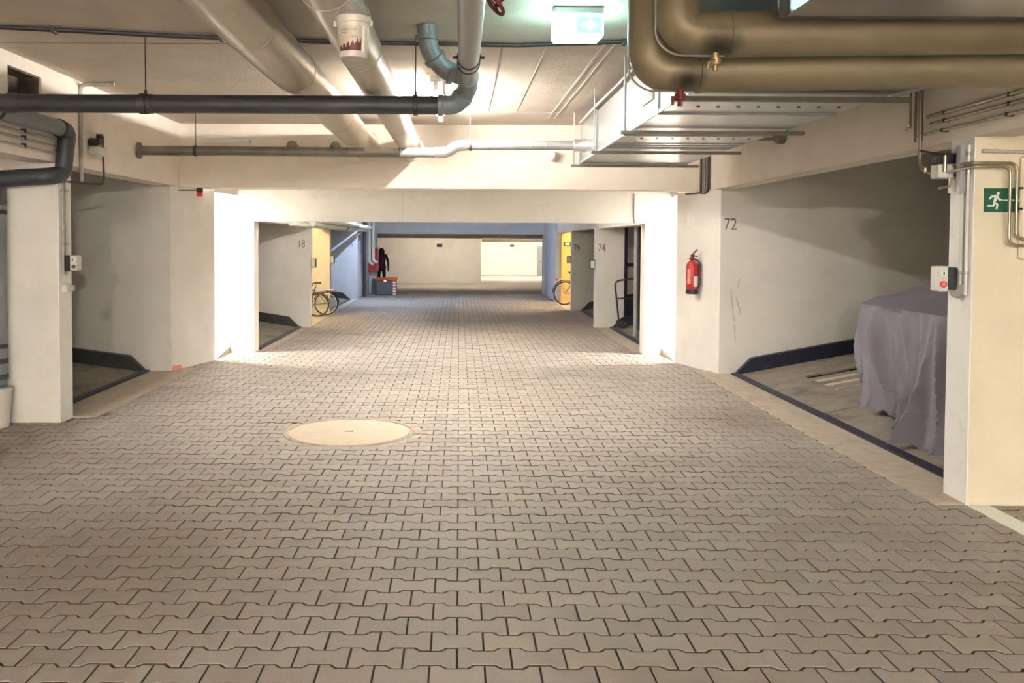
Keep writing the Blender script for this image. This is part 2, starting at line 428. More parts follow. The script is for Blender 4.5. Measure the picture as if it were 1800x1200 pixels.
# kerb strips along the bays
struct('trim_1', MB().box(2.82, 3.2, 5.26, 10.75, -0.02, 0.006), 'kerb', 'concrete kerb strip along the right parking bay', 'kerb')
struct('trim_2', MB().box(-3.62, -3.14, 7.75, 10.75, -0.02, 0.006), 'kerb', 'concrete kerb strip along the left parking bay', 'kerb')
struct('trim_3', MB().box(2.45, 2.75, 12.55, 23.0, -0.02, 0.004), 'kerb', 'concrete kerb strip on the right beyond the portal', 'kerb')
struct('trim_4', MB().box(-2.95, -2.65, 12.55, 26.0, -0.02, 0.004), 'kerb', 'concrete kerb strip on the left beyond the portal', 'kerb')
struct('trim_5', MB().box(3.0, 3.13, 0.5, 5.24, -0.01, 0.0035), 'signwhite', 'white painted bay line on paving before the right pillar', 'road marking')
struct('floor', MB().box(3.2, 9.2, 5.5, 10.5, -0.02, -0.004), 'steel', 'dark pit floor under the right lift platform', 'floor')
struct('floor', MB().box(-9.2, -3.62, 7.75, 10.5, -0.02, -0.004), 'steel', 'dark pit floor under the left lift platform', 'floor')

# ---- ceiling
ce = struct('ceiling', MB().box(-9.3, 9.3, -10.2, 12.5, CZ, CZ + .25), 'ceiling', 'low concrete ceiling with formwork seams above the aisle', 'ceiling')
struct('ceiling', MB().box(-9.3, 9.3, 12.5, 44, 2.6, 2.85), 'ceiling', 'concrete ceiling beyond the white portal', 'ceiling')
for (xa, ya, xb, yb, wd, mm) in [(0.30, 6.25, 0.30, 9.6, .012, 'seam_dark'), (1.02, 6.1, 1.0, 10.2, .020, 'seam'), (1.09, 6.1, 1.07, 10.2, .008, 'seam'), (0.33, 5.0, 0.31, 6.1, .02, 'seam'),
                                 (0.24, 4.0, 0.22, 6.0, .008, 'seam'), (-0.30, 4.2, -0.28, 6.0, .010, 'seam_dark'), (-.05, 6.3, -.05, 9.8, .006, 'seam'), (0.62, 6.3, .60, 9.7, .006, 'seam'), (1.05, 4.6, 0.99, 6.05, .02, 'seam')]:
    mb = MB().add([(xa - wd / 2, ya, CZ - .002), (xa + wd / 2, ya, CZ - .002), (xb + wd / 2, yb, CZ - .002), (xb - wd / 2, yb, CZ - .002), (xa - wd / 2, ya, CZ + .01), (xa + wd / 2, ya, CZ + .01), (xb + wd / 2, yb, CZ + .01), (xb - wd / 2, yb, CZ + .01)],
                  [(3, 2, 1, 0), (4, 5, 6, 7), (0, 1, 5, 4), (1, 2, 6, 5), (2, 3, 7, 6), (3, 0, 4, 7)])
    obj('formwork_seam', mb, mm, ce)
for (x0, x1, y, mm) in [(-3.3, 1.2, 6.42, 'seam_dark'), (-0.3, 1.05, 9.75, 'seam')]:
    obj('formwork_seam', MB().box(x0, x1, y - .006, y + .006, CZ - .0015, CZ + .01), mm, ce)
# recessed nearer field of the slab is a few centimetres lower
struct('ceiling', MB().prism([(-3.35, -10), (1.28, -10), (1.28, 6.2), (-.6, 6.16), (-3.35, 5.72)], CZ - .035, CZ + .02), 'ceiling', 'lower concrete ceiling field nearest the viewer', 'ceiling')

# ---- beams along the aisle
def right_beam(x0, x1, z0): return MB().box(x0, x1, -10, 10.8, z0, CZ + .02)
struct('wall_right_beam', right_beam(XR, XR + .23, 2.165), 'beam', 'long painted concrete beam over the right bay opening', 'beam')
# left beam with a knocked-out hole
hx0, hx1, hz0, hz1, dep = 6.70, 7.24, 2.60, 2.83, .17
mb = MB()
mb.box(XL - .24, XL, -10, hx0, 2.175, CZ + .02); mb.box(XL - .24, XL, hx1, 10.8, 2.175, CZ + .02)
mb.box(XL - .24, XL, hx0, hx1, 2.175, hz0); mb.box(XL - .24, XL, hx0, hx1, hz1, CZ + .02)
lb = struct('wall_left_beam', mb, 'beam', 'long painted concrete beam on the left with a broken-out hole', 'beam')
mb = MB()
mb.box(XL - .24, XL - dep, hx0, hx1, hz0, hz1)
mb.box(XL - dep, XL - .02, hx0 - .004, hx0 + .012, hz0, hz1).box(XL - dep, XL - .02, hx1 - .012, hx1 + .004, hz0, hz1).box(XL - dep, XL - .02, hx0, hx1, hz0 - .004, hz0 + .01).box(XL - dep, XL - .02, hx0, hx1, hz1 - .01, hz1 + .004)
obj('hole_lining', mb, 'hole', lb)
# cross beam over the end of the bay
struct('wall_cross_beam', MB().box(-3.6, 3.25, 10.8, 11.2, 2.17, CZ + .02), 'beam', 'painted concrete cross beam carrying pipes before the portal', 'beam')

# ---- walls
def end_strip(w, x0, x1, y0, y1, z1): obj('end_strip', MB().box(x0, x1, y0, y1, 0, z1), 'white', w)
wrf = struct('wall_right_front', MB().box(XR + .004, 9.2, 5.25, 5.5, -.02, CZ), 'wall_yellow', 'cream painted wall end with a green exit sign at right', 'wall')
end_strip(wrf, XR - .004, XR + .004, 5.252, 5.5, 2.165)
wlf = struct('wall_left_front', MB().box(-9.2, XL - .004, 7.5, 7.75, -.02, CZ), 'wall', 'painted wall end behind the grey drain pipe at left', 'wall')
end_strip(wlf, XL - .004, XL + .006, 7.505, 7.75, 2.17)
wlm = struct('wall_left_middle', MB().prism([(-9.2, 10.5), (-3.37, 10.5), (-3.13, 11.5), (-9.2, 11.5)], -.02, 2.172).box(-9.2, -3.6, 10.5, 11.5, 2.172, CZ), 'wall', 'white wall with a slanted end left of the portal', 'wall')
wrm = struct('wall_right_middle', MB().prism([(3.05, 10.5), (9.2, 10.5), (9.2, 11.5), (2.78, 11.5)], -.02, 2.162).box(3.235, 9.2, 10.5, 11.5, 2.162, CZ), 'wall', 'white wall numbered 72 holding the fire extinguisher', 'wall')
text_mesh('painted_number', '72', .20, 'ink', wrm, (3.085, 10.499, 1.69), (PI / 2, 0, 0), .78)
# scuffs on the 72 wall
for (x, z, h, t) in [(3.26, 1.02, .10, .16), (3.22, .62, .36, -.12), (3.30, .70, .20, -.3), (3.24, .40, .18, -.1)]:
    obj('scuff', MB().add([(x - .006, 10.498, z), (x + .006, 10.498, z), (x + .012 + t * h, 10.498, z + h), (x + t * h - .002, 10.498, z + h)], [(0, 1, 2, 3)]), 'scuff', wrm)
obj('paint_smear', MB().add([(-3.372, 10.497, .0), (-3.30, 10.70, .0), (-3.31, 10.69, .05), (-3.375, 10.495, .06)], [(0, 1, 2, 3)]), 'smear', wlm)
# portal wall: one slab with an opening
PX0, PX1, PZ, PY = -2.86, 2.59, 1.80, 12.3
mb = MB(); mb.box(-9.2, PX0, PY, PY + .26, -.02, CZ).box(PX1, 9.2, PY, PY + .26, -.02, CZ).box(PX0, PX1, PY, PY + .26, PZ, CZ)
wp = struct('wall_portal', mb, 'white', 'bright white wall with the wide low drive-through opening', 'wall')
# side passages
for sx, nm, xa, xb in ((-1, 'left', -3.13, -3.03), (1, 'right', 2.78, 2.90)):
    poly = [(xa, 11.5), (xb, PY), (xb + sx * .2, PY), (xa + sx * .2, 11.5)]
    if sx > 0: poly = poly[::-1]
    poly = poly[::-1]
    struct('trim_' + ('6' if sx < 0 else '7'), MB().prism(poly, 2.15, CZ), 'wall', 'short door header over the %s side passage' % nm, 'lintel')
    a, b = (-6.2, -6.0) if sx < 0 else (6.0, 6.2)
    struct('wall_passage_' + nm, MB().box(a, b, 11.5, PY, -.02, CZ), 'white', 'end wall of the lit %s side passage' % nm, 'wall')
    x0, x1 = xa, xa + sx * 2.0
    mb = MB().add([(x0, 11.52, .002), (x1, 11.52, .002), (x1, PY, .09), (x0, PY, .09), (x0, 11.52, -.01), (x1, 11.52, -.01), (x1, PY, -.01), (x0, PY, -.01)],
                  [(0, 1, 2, 3), (7, 6, 5, 4), (0, 4, 5, 1), (1, 5, 6, 2), (2, 6, 7, 3), (3, 7, 4, 0)])
    struct('trim_' + ('8' if sx < 0 else '9'), mb, 'kerb', 'sloped concrete threshold of the %s side passage' % nm, 'threshold')
    lt = thing('passage_lamp', (sx * 4.25, 11.9, 2.5), 'tube lamp lighting the %s side passage' % nm, 'lamp')
    obj('housing', MB().rbox(sx * 4.25 - .62, sx * 4.25 + .62, 11.84, 11.96, 2.50, 2.56, .01), 'box', lt)
    obj('hanger', MB().cyl((sx * 4.25, 11.9, 2.56), (sx * 4.25, 11.9, CZ), .008, 8), 'galv', lt)
    obj('tube', MB().cyl((sx * 4.25 - .58, 11.9, 2.47), (sx * 4.25 + .58, 11.9, 2.47), .02, 12), 'lamp_side', lt, True)

# hall beyond the portal
H2 = 2.62
w18 = struct('wall_left_second', MB().box(-9.2, -2.64, 15.9, 16.1, -.02, H2), 'wall', 'grey white wall numbered 18 beyond the portal', 'wall')
end_strip(w18, -2.642, -2.634, 15.9, 16.1, 1.8)
text_mesh('painted_number', '18', .19, 'ink', w18, (-2.86, 15.898, 1.42), (PI / 2, 0, 0), .72)
wy = struct('wall_left_third', MB().box(-9.2, -2.72, 18.9, 19.1, -.02, H2), 'wall_yellow', 'yellow lit wall end behind the two parked bicycles', 'wall')
w16 = struct('wall_left_fourth', MB().box(-9.2, -2.69, 23.6, 23.8, -.02, H2), 'wall_blue', 'cool blue white wall numbered 16 beyond the portal', 'wall')
end_strip(w16, -2.692, -2.684, 23.6, 23.8, 1.75)
text_mesh('painted_number', '16', .22, 'ink', w16, (-2.93, 23.598, 1.38), (PI / 2, 0, 0), .66)
w74 = struct('wall_right_second', MB().box(2.45, 2.96, 16.1, 16.3, -.02, H2), 'wall', 'grey wall numbered 74 beyond the portal', 'wall')
end_strip(w74, 2.444, 2.452, 16.1, 16.3, 1.8)
text_mesh('painted_number', '74', .19, 'ink', w74, (2.485, 16.098, 1.375), (PI / 2, 0, 0), .72)
w76 = struct('wall_right_third', MB().box(2.52, 9.2, 20.1, 20.3, -.02, H2), 'wall', 'grey wall numbered 76 beyond the portal', 'wall')
end_strip(w76, 2.514, 2.522, 20.1, 20.3, 1.75)
text_mesh('painted_number', '76', .20, 'ink', w76, (2.56, 20.098, 1.35), (PI / 2, 0, 0), .72)
struct('wall_right_fourth', MB().box(2.62, 9.2, 23.0, 23.2, -.02, H2), 'wall_ochre', 'amber lit wall behind the parked bicycle at right', 'wall')
struct('wall_right_side', MB().box(2.50, 2.70, 23.2, 26.2, -.02, H2), 'wall_blue', 'bluish side wall leading to the second portal', 'wall')
struct('wall_left_side', MB().box(-2.95, -2.62, 24.9, 26.2, -.02, H2), 'wall_blue', 'bluish pillar left of the second portal', 'wall')
mb = MB(); mb.box(-9.2, -2.42, 26.2, 26.5, -.02, H2).box(2.45, 9.2, 26.2, 26.5, -.02, H2).box(-2.42, 2.45, 26.2, 26.5, 1.75, H2)
struct('wall_second_portal', mb, 'wall_blue', 'far wall with the second drive-through opening', 'wall')
struct('wall_left_lintel', MB().box(-2.95, -2.70, 12.56, 24.9, 1.80, H2), 'wall', 'side beam over the left bays beyond the portal', 'beam')
struct('wall_right_lintel', MB().box(2.50, 2.75, 12.56, 23.0, 1.78, H2), 'wall', 'side beam over the right bays beyond the portal', 'beam')
struct('wall_far_left', MB().box(-9.2, .79, 32.9, 33.2, -.02, H2), 'wall', 'pale far wall seen through the second portal', 'wall')
struct('wall_far_end', MB().box(.5, 9.2, 41, 41.3, -.02, H2), 'wall', 'farthest pale wall at the end of the garage', 'wall')
struct('wall_far_return', MB().box(.55, .79, 33.2, 41, -.02, H2), 'wall', 'return wall beside the far recess', 'wall')
struct('wall_right_far', MB().box(4.3, 4.6, 26.5, 41, -.02, H2), 'wall', 'right side wall of the farthest hall', 'wall')
struct('wall_far_beam', MB().box(-9, 4.3, 29.5, 29.9, 1.64, H2), 'beam', 'low dark beam behind the second portal', 'beam')
d1 = struct('door_1', MB().box(3.55, 4.28, 40.93, 41.0, 0, 1.32), 'doorgrey', 'grey steel door in the farthest wall', 'door')
obj('door_handle', MB().box(3.64, 3.76, 40.88, 40.93, .66, .70), 'chrome', d1)
# outer shell
struct('wall_left', MB().box(-9.5, -9.2, -10.2, 44, -.02, CZ), 'wall', 'back wall of the left bays', 'wall')
struct('wall_right', MB().box(9.2, 9.5, -10.2, 44, -.02, CZ), 'wall', 'back wall of the right bays', 'wall')
struct('wall_back', MB().box(-9.5, 9.5, -10.4, -10.1, -.02, CZ), 'wall', 'wall behind the viewer', 'wall')

# ================================================================== LAMPS
def batten(name, x, y0, y1, z, m, label, group=None):
    t = thing(name, (x, (y0 + y1) / 2, z - .09), label, 'lamp', group)
    obj('housing', MB().rbox(x - .05, x + .05, y0, y1, z - .05, z, .008), 'box', t)
    for y in (y0 + .05, y1 - .05): obj('lamp_holder', MB().rbox(x - .022, x + .022, y - .018, y + .018, z - .115, z - .048, .008), 'box', t)
    obj('tube', MB().cyl((x, y0 + .065, z - .092), (x, y1 - .065, z - .092), .015, 12), m, t, True)
    return t
batten('ceiling_lamp', -.205, 7.6, 9.72, CZ, 'lamp_main', 'lit bare tube lamp on the ceiling behind the grey elbow')
obj('mounting_board', MB().box(-.29, -.12, 7.5, 9.8, CZ - .006, CZ + .004), 'seam', bpy.data.objects['ceiling_lamp'])
for x, y, nm in ((-1.9, -8.6, 'left of'), (.6, -8.2, 'straight behind'), (2.6, -7.6, 'right of')):
    batten('ceiling_lamp', x, y, y + 1.5, CZ - .035 if x < 1.2 else CZ, 'lamp_back', 'lit tube lamp on the ceiling behind the viewer, %s the camera' % nm)
batten('ceiling_lamp', -.2, 13.0, 14.4, 2.6, 'fill_hall', 'added fill tube lamp just beyond the white portal')  # added lamp hidden by the lintel, lights the wall fronts
batten('ceiling_lamp', -3.9, 16.8, 18.0, 2.6, 'lamp_yellow', 'yellowish tube lamp over the left bicycle recess')
batten('ceiling_lamp', 3.9, 21.0, 22.2, 2.6, 'lamp_ochre', 'yellowish tube lamp over the right bicycle recess')
batten('ceiling_lamp', -1.75, 22.2, 22.9, 2.6, 'lamp_cool', 'cool white tube lamp over the far aisle')
batten('ceiling_lamp', -.4, 30.1, 31.4, 2.6, 'lamp_far', 'tube lamp beyond the second portal')
batten('ceiling_lamp', 2.4, 37.0, 38.5, 2.6, 'lamp_end', 'tube lamp in the farthest recess')
# unlit batten on the cross beam
t = thing('wall_lamp', (-2.75, 10.76, 2.58), 'white unlit tube lamp on the cross beam at left', 'lamp')
obj('housing', MB().rbox(-3.06, -2.49, 10.73, 10.80, 2.70, 2.74, .008), 'box', t)
obj('cover', MB().tube([(-3.04, 10.715, 2.715), (-2.51, 10.715, 2.715)], .028, 12), 'fluoro_off', t, True)

# emergency exit box lamp
ex, ey = .68, 5.24
t = thing('exit_sign_lamp', (ex, ey, 2.68), 'glowing box exit sign hanging from the ceiling', 'exit sign')
obj('housing', MB().rbox(ex - .145, ex + .145, ey - .02, ey + .07, 2.855, CZ - .036, .006), 'galv', t)
c = .03
poly = [(ex - .148, 2.845), (ex - .148, 2.715), (ex - .135, 2.70), (ex + .115, 2.70), (ex + .148, 2.735), (ex + .148, 2.845)]
obj('diffuser', MB().loft([[(x, ey, z) for x, z in poly], [(x, ey + .06, z) for x, z in poly]]), 'exit_lit', t)
obj('pictogram', MB().box(ex - .005, ex + .135, ey - .003, ey, 2.745, 2.84), 'exit_green', t)
ar = [(.02, -.01), (.065, -.01), (.065, -.035), (.105, .0), (.065, .035), (.065, .01), (.02, .01)]
obj('arrow', MB().loft([[(ex + x, ey - .006, 2.792 + z) for x, z in ar], [(ex + x, ey - .002, 2.792 + z) for x, z in ar]]), 'exit_lit', t)

# ================================================================== PIPES
def ring_clamp(c, axis, r, parent, m='rubber', wd=.018):
    c = Vector(c); a = Vector(axis).normalized()
    o = obj('pipe_clamp', MB().lathe(c - a * wd, a, [(0, r * 1.02), (.003, r + .008), (2 * wd - .003, r + .008), (2 * wd, r * 1.02)], 24), m, parent, True)
    return o

# insulated pipes running down the aisle
def big_pipe(x, z, r, label, joints):
    t = thing('insulated_pipe', (x, 5, z - r), label, 'pipe', None)
    obj('jacket', MB().cyl((x, -3, z), (x, 10.85, z), r, 40), 'clad', t, True)
    for y in joints:
        obj('jacket_seam', MB().lathe((x, y - .012, z), (0, 1, 0), [(0, r), (.002, r + .003), (.022, r + .003), (.024, r)], 40), 'clad', t, True)
        obj('seam_line', MB().lathe((x, y + .012, z), (0, 1, 0), [(0, r), (.001, r + .0022), (.005, r + .0022), (.006, r)], 40), 'steel', t, True)
    obj('wall_rosette', MB().lathe((x, 10.77, z), (0, 1, 0), [(0, r), (.004, r + .03), (.03, r + .03)], 40), 'clad', t, True)
    return t
big_pipe(-1.115, 2.672, .147, 'thicker of the two long insulated pipes under the ceiling', (4.75, 6.05, 8.2))
big_pipe(-.58, 2.645, .122, 'slimmer long insulated pipe under the ceiling behind the white bucket', (3.9, 5.25, 6.6, 8.4))

# dark drain pipe across the aisle
DY, DZ, DR = 6.1, 2.455, .062
t = thing('drain_pipe', (-1.6, DY, DZ - DR), 'dark grey drain pipe hung across the aisle with an elbow', 'pipe')
obj('pipe', MB().cyl((-3.34, DY, DZ), (-.14, DY, DZ), DR, 28), 'pvc', t, True)
for x in (-3.05, -2.16): obj('socket', MB().lathe((x, DY, DZ), (1, 0, 0), [(0, DR), (.004, DR + .008), (.04, DR + .008), (.05, DR + .004), (.09, DR + .003), (.092, DR)], 28), 'pvc', t, True)
el = rounded([(-.14, DY, DZ), (-.02, DY, DZ + .002), (.05, DY - .06, DZ + .10), (.05, DY - .25, 2.60)], .09, 6)
obj('elbow', MB().tube(el, DR + .003, 28), 'pvc_mid', t, True)
for p, a in (((-.13, DY, DZ), (1, 0, 0)), ((.012, DY - .03, DZ + .05), (.5, -.4, .75)), ((.05, DY - .26, 2.602), (0, -1, .02))):
    obj('socket', MB().lathe(Vector(p) - Vector(a).normalized() * .02, a, [(0, DR), (.003, DR + .011), (.034, DR + .011), (.04, DR)], 28), 'pvc_mid', t, True)
obj('long_pipe', MB().cyl((.05, DY - .22, 2.60), (.05, 1.0, 2.63), DR, 28), 'galv', t, True)
obj('branch', MB().tube(rounded([(.045, 5.84, 2.60), (-.09, 5.80, 2.625), (-.20, 5.72, 2.74), (-.215, 5.70, CZ - .03)], .09, 6), DR * .98, 24), 'pvc_mid', t, True)
for p, a in (((-.045, 5.815, 2.612), (-1, -.25, .2)), ((-.15, 5.755, 2.685), (-.8, -.6, .9)), ((-.212, 5.706, 2.80), (0, 0, 1))):
    obj('socket', MB().lathe(p, a, [(0, DR), (.003, DR + .009), (.03, DR + .009), (.034, DR)], 24), 'pvc_mid', t, True)
for y in (5.28, 5.42): ring_clamp((.05, y, 2.608), (0, 1, 0), DR, t)
for sx in (-1, 1): obj('clamp_screw', MB().cyl((.05 + sx * (DR + .004), 5.28, 2.61), (.05 + sx * (DR + .03), 5.28, 2.61), .008, 8), 'steel', t)
for x in (-2.12, -.30):
    ring_clamp((x, DY, DZ), (1, 0, 0), DR, t, 'steel', .016)
    obj('hanger_rod', MB().cyl((x, DY, DZ + DR), (x, DY, CZ), .005, 8), 'steel', t)
    obj('hanger_nut', MB().cyl((x, DY, DZ + DR), (x, DY, DZ + DR + .03), .010, 6), 'steel', t)

# spiral duct crossing below the insulated pipes
SY = 9.4
t = thing('spiral_duct', (-.9, SY, 2.40), 'thin spiral duct crossing below the insulated pipes to the ventilation duct', 'duct')
obj('dark_run', MB().cyl((-3.34, SY, 2.468), (-.62, SY, 2.46), .050, 22), 'galv_dark', t, True)
obj('bright_run', MB().cyl((-.62, SY, 2.46), (-.25, SY, 2.462), .050, 22), 'galv', t, True)
obj('foil_bend', MB().tube(rounded([(-.26, SY, 2.462), (-.13, SY, 2.462), (-.03, SY, 2.535), (.07, SY, 2.54)], .08, 5), .056, 22), 'foil', t, True)
obj('right_run', MB().cyl((.05, SY, 2.54), (1.31, SY, 2.545), .050, 22), 'galv', t, True)
obj('wall_flange', MB().lathe((-3.345, SY, 2.468), (1, 0, 0), [(0, .085), (.02, .085), (.022, .05)], 24), 'galv_dark', t, True)
obj('collar', MB().lathe((1.18, SY, 2.545), (1, 0, 0), [(0, .052), (.005, .062), (.10, .062), (.12, .075), (.13, .075)], 22), 'foil', t, True)
for i in range(16):
    x = -3.2 + i * .17
    if x < -.30: obj('spiral_rib', MB().lathe((x, SY, 2.467), (1, .0, 0), [(0, .05), (.003, .0525), (.006, .05)], 22), 'galv_dark' if x < -.65 else 'galv', t, True)
for i in range(7): obj('spiral_rib', MB().lathe((.14 + i * .15, SY, 2.541), (1, 0, 0), [(0, .05), (.003, .0525), (.006, .05)], 22), 'galv', t, True)
for x, z in ((-2.75, 2.467), (.11, 2.54)):
    ring_clamp((x, SY, z), (1, 0, 0), .05, t, 'steel', .015)
    obj('hanger_rod', MB().cyl((x, SY, z + .05), (x, SY, CZ), .004, 8), 'steel', t)
# round air valve on the cross beam
t = thing('air_valve', (1.08, 10.72, 2.50), 'round white air outlet on the cross beam under the spiral duct', 'air valve')
obj('collar', MB().lathe((1.08, 10.80, 2.565), (0, -1, 0), [(0, .055), (.11, .055), (.115, .062), (.125, .062)], 24), 'box', t, True)
obj('disc', MB().lathe((1.08, 10.672, 2.565), (0, -1, 0), [(0, .05), (.01, .05), (.02, .03)], 24), 'signwhite', t, True)
for x, z in ((-2.0, 2.665), (-1.48, 2.655)):
    t = tag(obj('pipe_stub', MB().lathe((x, 10.82, z), (0, -1, 0), [(0, .06), (.10, .06), (.105, .048), (.08, .046)], 24), 'galv_dark', None, True), 'dark capped stub on the cross beam, %s of two' % ('left' if x < -1.8 else 'right'), 'pipe stub', 'capped stubs on the cross beam')

# big rectangular ventilation duct
GX0, GX1, GZ0, GZ1, GY0, GY1 = 1.30, 2.45, 2.385, 2.78, 5.06, 9.75
t = thing('ventilation_duct', ((GX0 + GX1) / 2, 7.3, GZ0), 'large galvanised rectangular ventilation duct at upper right', 'duct')
obj('casing', MB().box(GX0, GX1, GY0, GY1, GZ0, GZ1), 'duct', t)
for y in (5.9, 7.1, 8.55, 9.70):
    mb = MB().box(GX0 - .012, GX0, y - .018, y + .018, GZ0 - .012, GZ1 + .012).box(GX0, GX1, y - .018, y + .018, GZ0 - .012, GZ0)
    obj('flange', mb, 'galv', t)
mb = MB().box(GX0 - .008, GX0, GY0, GY1, GZ0 - .004, GZ0 + .02); obj('corner_bead', mb, 'galv', t)
for y in (5.16, 6.75, 8.25, 9.72): obj('support_bar', MB().box(GX0 - .1, GX1 + .12, y - .02, y + .02, GZ0 - .04, GZ0 - .013), 'galv_dark', t)
for y in (5.16, 6.75, 8.25, 9.72): obj('hanger_rod', MB().cyl((GX0 - .07, y, GZ0 - .03), (GX0 - .07, y, CZ), .005, 8), 'galv', t)
for y in (5.62, 7.35):
    for i in range(8): obj('rivet', MB().lathe((GX0 + .18 + i * .125, y, GZ0 + .001), (0, 0, -1), [(0, .012), (.004, .012), (.006, .007)], 8), 'steel', t)
for i in range(3): obj('stiffening_bead', MB().tube([(GX0 + .02, 8.6 + i * .16 - .9, GZ0), (GX1 - .02, 8.6 + i * .16 - .9, GZ0)], .006, 6), 'galv', t)
ft = obj('inspection_frame', MB().box(GX0 - .012, GX0, 6.05, 6.40, 2.50, 2.68), 'slat', t)
obj('inspection_window', MB().box(GX0 - .015, GX0 - .01, 6.10, 6.35, 2.53, 2.65), 'galv_dark', t)
obj('top_cable', MB().tube([(GX0 - .03, 6.3, GZ1 + .03), (GX0 - .02, 7.4, GZ1 + .035), (GX0 - .03, 8.5, GZ1 + .03), (GX0 - .02, 9.6, GZ1 + .025)], .012, 8), 'conduit', t, True)
obj('side_branch', MB().lathe((GX1 - .02, 8.35, 2.545), (1, 0, 0), [(0, .062), (.48, .062), (.50, .09), (.565, .09)], 24), 'galv_dark', t, True)
# second, nearer duct section at the picture's upper edge
t = thing('ventilation_duct', (2.1, 2.9, 2.455), 'nearer ventilation duct section at the upper right edge', 'duct')
obj('casing', MB().box(1.31, 2.9, 1.2, 3.66, 2.452, 2.85), 'duct', t)
obj('flange', MB().box(1.285, 2.92, 3.66, 3.675, 2.447, 2.87), 'steel', t)

# two insulated pipes with elbows on the right
def elbow_pipe(xv, y, z, r, z2, label, stubx, valve):
    t = thing('insulated_elbow_pipe', (xv, y, z - r), label, 'pipe')
    obj('jacket', MB().cyl((xv + .22, y, z), (XR - .055, y - .02, z2), r, 36), 'clad2', t, True)
    obj('elbow', MB().tube(rounded([(xv, y, z + .42), (xv, y, z), (xv + .24, y, z)], .20, 12), r * 1.004, 36), 'clad2', t, True)
    obj('riser', MB().cyl((xv, y, z + .21), (xv, y, CZ + .01), r, 36), 'clad2', t, True)
    obj('jacket_seam', MB().lathe((xv + .215, y, z), (1, 0, 0), [(0, r), (.002, r + .004), (.02, r + .004), (.022, r)], 36), 'clad2', t, True)
    obj('elbow_bead', MB().tube(rounded([(xv - r * .98, y - .02, z + .40), (xv - r * .98, y - .02, z - r * .35), (xv - .02, y - .02, z - r * .98), (xv + .2, y - .02, z - r * .99)], .14, 8), .005, 6), 'galv', t, True)
    v = obj('valve', MB().lathe((stubx, y - .03, z - r + .01), (0, 0, -1), [(0, .016), (.02, .016), (.022, .026), (.05, .026), (.052, .012), (.075, .012)], 10), valve, t, True)
    obj('valve_lever', MB().tube(rounded([(stubx - .005, y - .05, z - r - .025), (stubx - .035, y - .055, z - r - .03), (stubx - .04, y - .055, z - r - .065)], .02, 4), .007, 8), valve, v, True)
    return t
elbow_pipe(.93, 3.90, 2.435, .096, 2.46, 'upper olive insulated pipe bending up at the right', 1.09, 'brass')
elbow_pipe(.865, 4.14, 2.325, .100, 2.365, 'lower olive insulated pipe with a rusty red drain valve', 1.00, 'rust')

# fall pipe at the left beam
t = thing('fall_pipe', (-3.77, 7.36, .36), 'dark grey fall pipe with bends in front of the left wall', 'pipe')
KR = .066
obj('upper_run', MB().tube([(-3.265, 6.16, 2.45), (-3.265, 7.40, 2.445)], KR, 28), 'pvc_mid', t, True)
pth = rounded([(-3.265, 7.38, 2.445), (-3.265, 7.52, 2.435), (-3.30, 7.50, 2.08), (-3.36, 7.38, 2.055), (-3.62, 7.36, 2.04)], .12, 7)
obj('swan_bend', MB().tube(pth, KR + .003, 26), 'pvc', t, True)
obj('cross_run', MB().cyl((-3.42, 7.37, 2.052), (-3.66, 7.36, 2.035), KR, 26), 'pvc', t, True)
obj('lower_elbow', MB().tube(rounded([(-3.64, 7.36, 2.036), (-3.785, 7.36, 2.03), (-3.785, 7.36, 1.86)], .12, 8), KR + .003, 26), 'pvc', t, True)
obj('down_run', MB().cyl((-3.785, 7.36, 1.90), (-3.785, 7.36, .34), KR, 26), 'pvc_mid', t, True)
for z in (1.86, .56, .43): obj('socket', MB().lathe((-3.785, 7.36, z), (0, 0, -1), [(0, KR), (.003, KR + .01), (.04, KR + .01), (.044, KR)], 26), 'pvc', t, True)
ring_clamp((-3.265, 7.36, 2.445), (0, 1, 0), KR, t); ring_clamp((-3.265, 6.35, 2.447), (0, 1, 0), KR, t)
ring_clamp((-3.785, 7.36, 1.76), (0, 0, 1), KR, t, 'steel'); ring_clamp((-3.785, 7.36, .66), (0, 0, 1), KR, t, 'steel')
obj('wall_bracket', MB().box(-3.80, -3.77, 7.42, 7.51, 1.745, 1.775), 'steel', t)
t = thing('plastic_bucket', (-3.80, 7.33, 0), 'white plastic bucket under the fall pipe at left', 'bucket')
obj('body', MB().lathe((-3.80, 7.33, .0), (0, 0, 1), [(0, .105), (.01, .108), (.30, .128), (.302, .136), (.325, .136), (.326, .118), (.05, .10)], 32), 'bucket', t, True)
obj('red_print', MB().lathe((-3.80, 7.33, .13), (0, 0, 1), [(0, .1190), (.07, .1237)], 32), 'rust', t, True) if False else obj('red_print', MB().box(-3.79, -3.735, 7.205, 7.22, .12, .2), 'rust', t)

# thin lines on the left beam
for i, (z, dz) in enumerate(((2.365, 'upper'), (2.315, 'middle'), (2.255, 'lowest'))):
    t = thing('conduit', (XL + .02, 5.5, z), '%s thin conduit clipped along the left beam' % dz, 'conduit', 'conduits on the left beam')
    obj('run', MB().cyl((XL + .02, 2.0, z), (XL + .02, 7.44, z - .01), .010, 10), 'conduit', t, True)
    for y in (5.4, 6.9): obj('clip', MB().box(XL - .002, XL + .034, y - .012, y + .012, z - .016, z + .016), 'steel', t)
# riser conduit on left beam
t = tag(obj('conduit', MB().tube(rounded([(XL + .015, 7.95, 2.05), (XL + .015, 7.95, CZ - .03), (XL + .3, 7.98, CZ - .02)], .05, 5), .018, 10), 'conduit', None, True), 'vertical conduit on the left beam bending onto the ceiling', 'conduit')
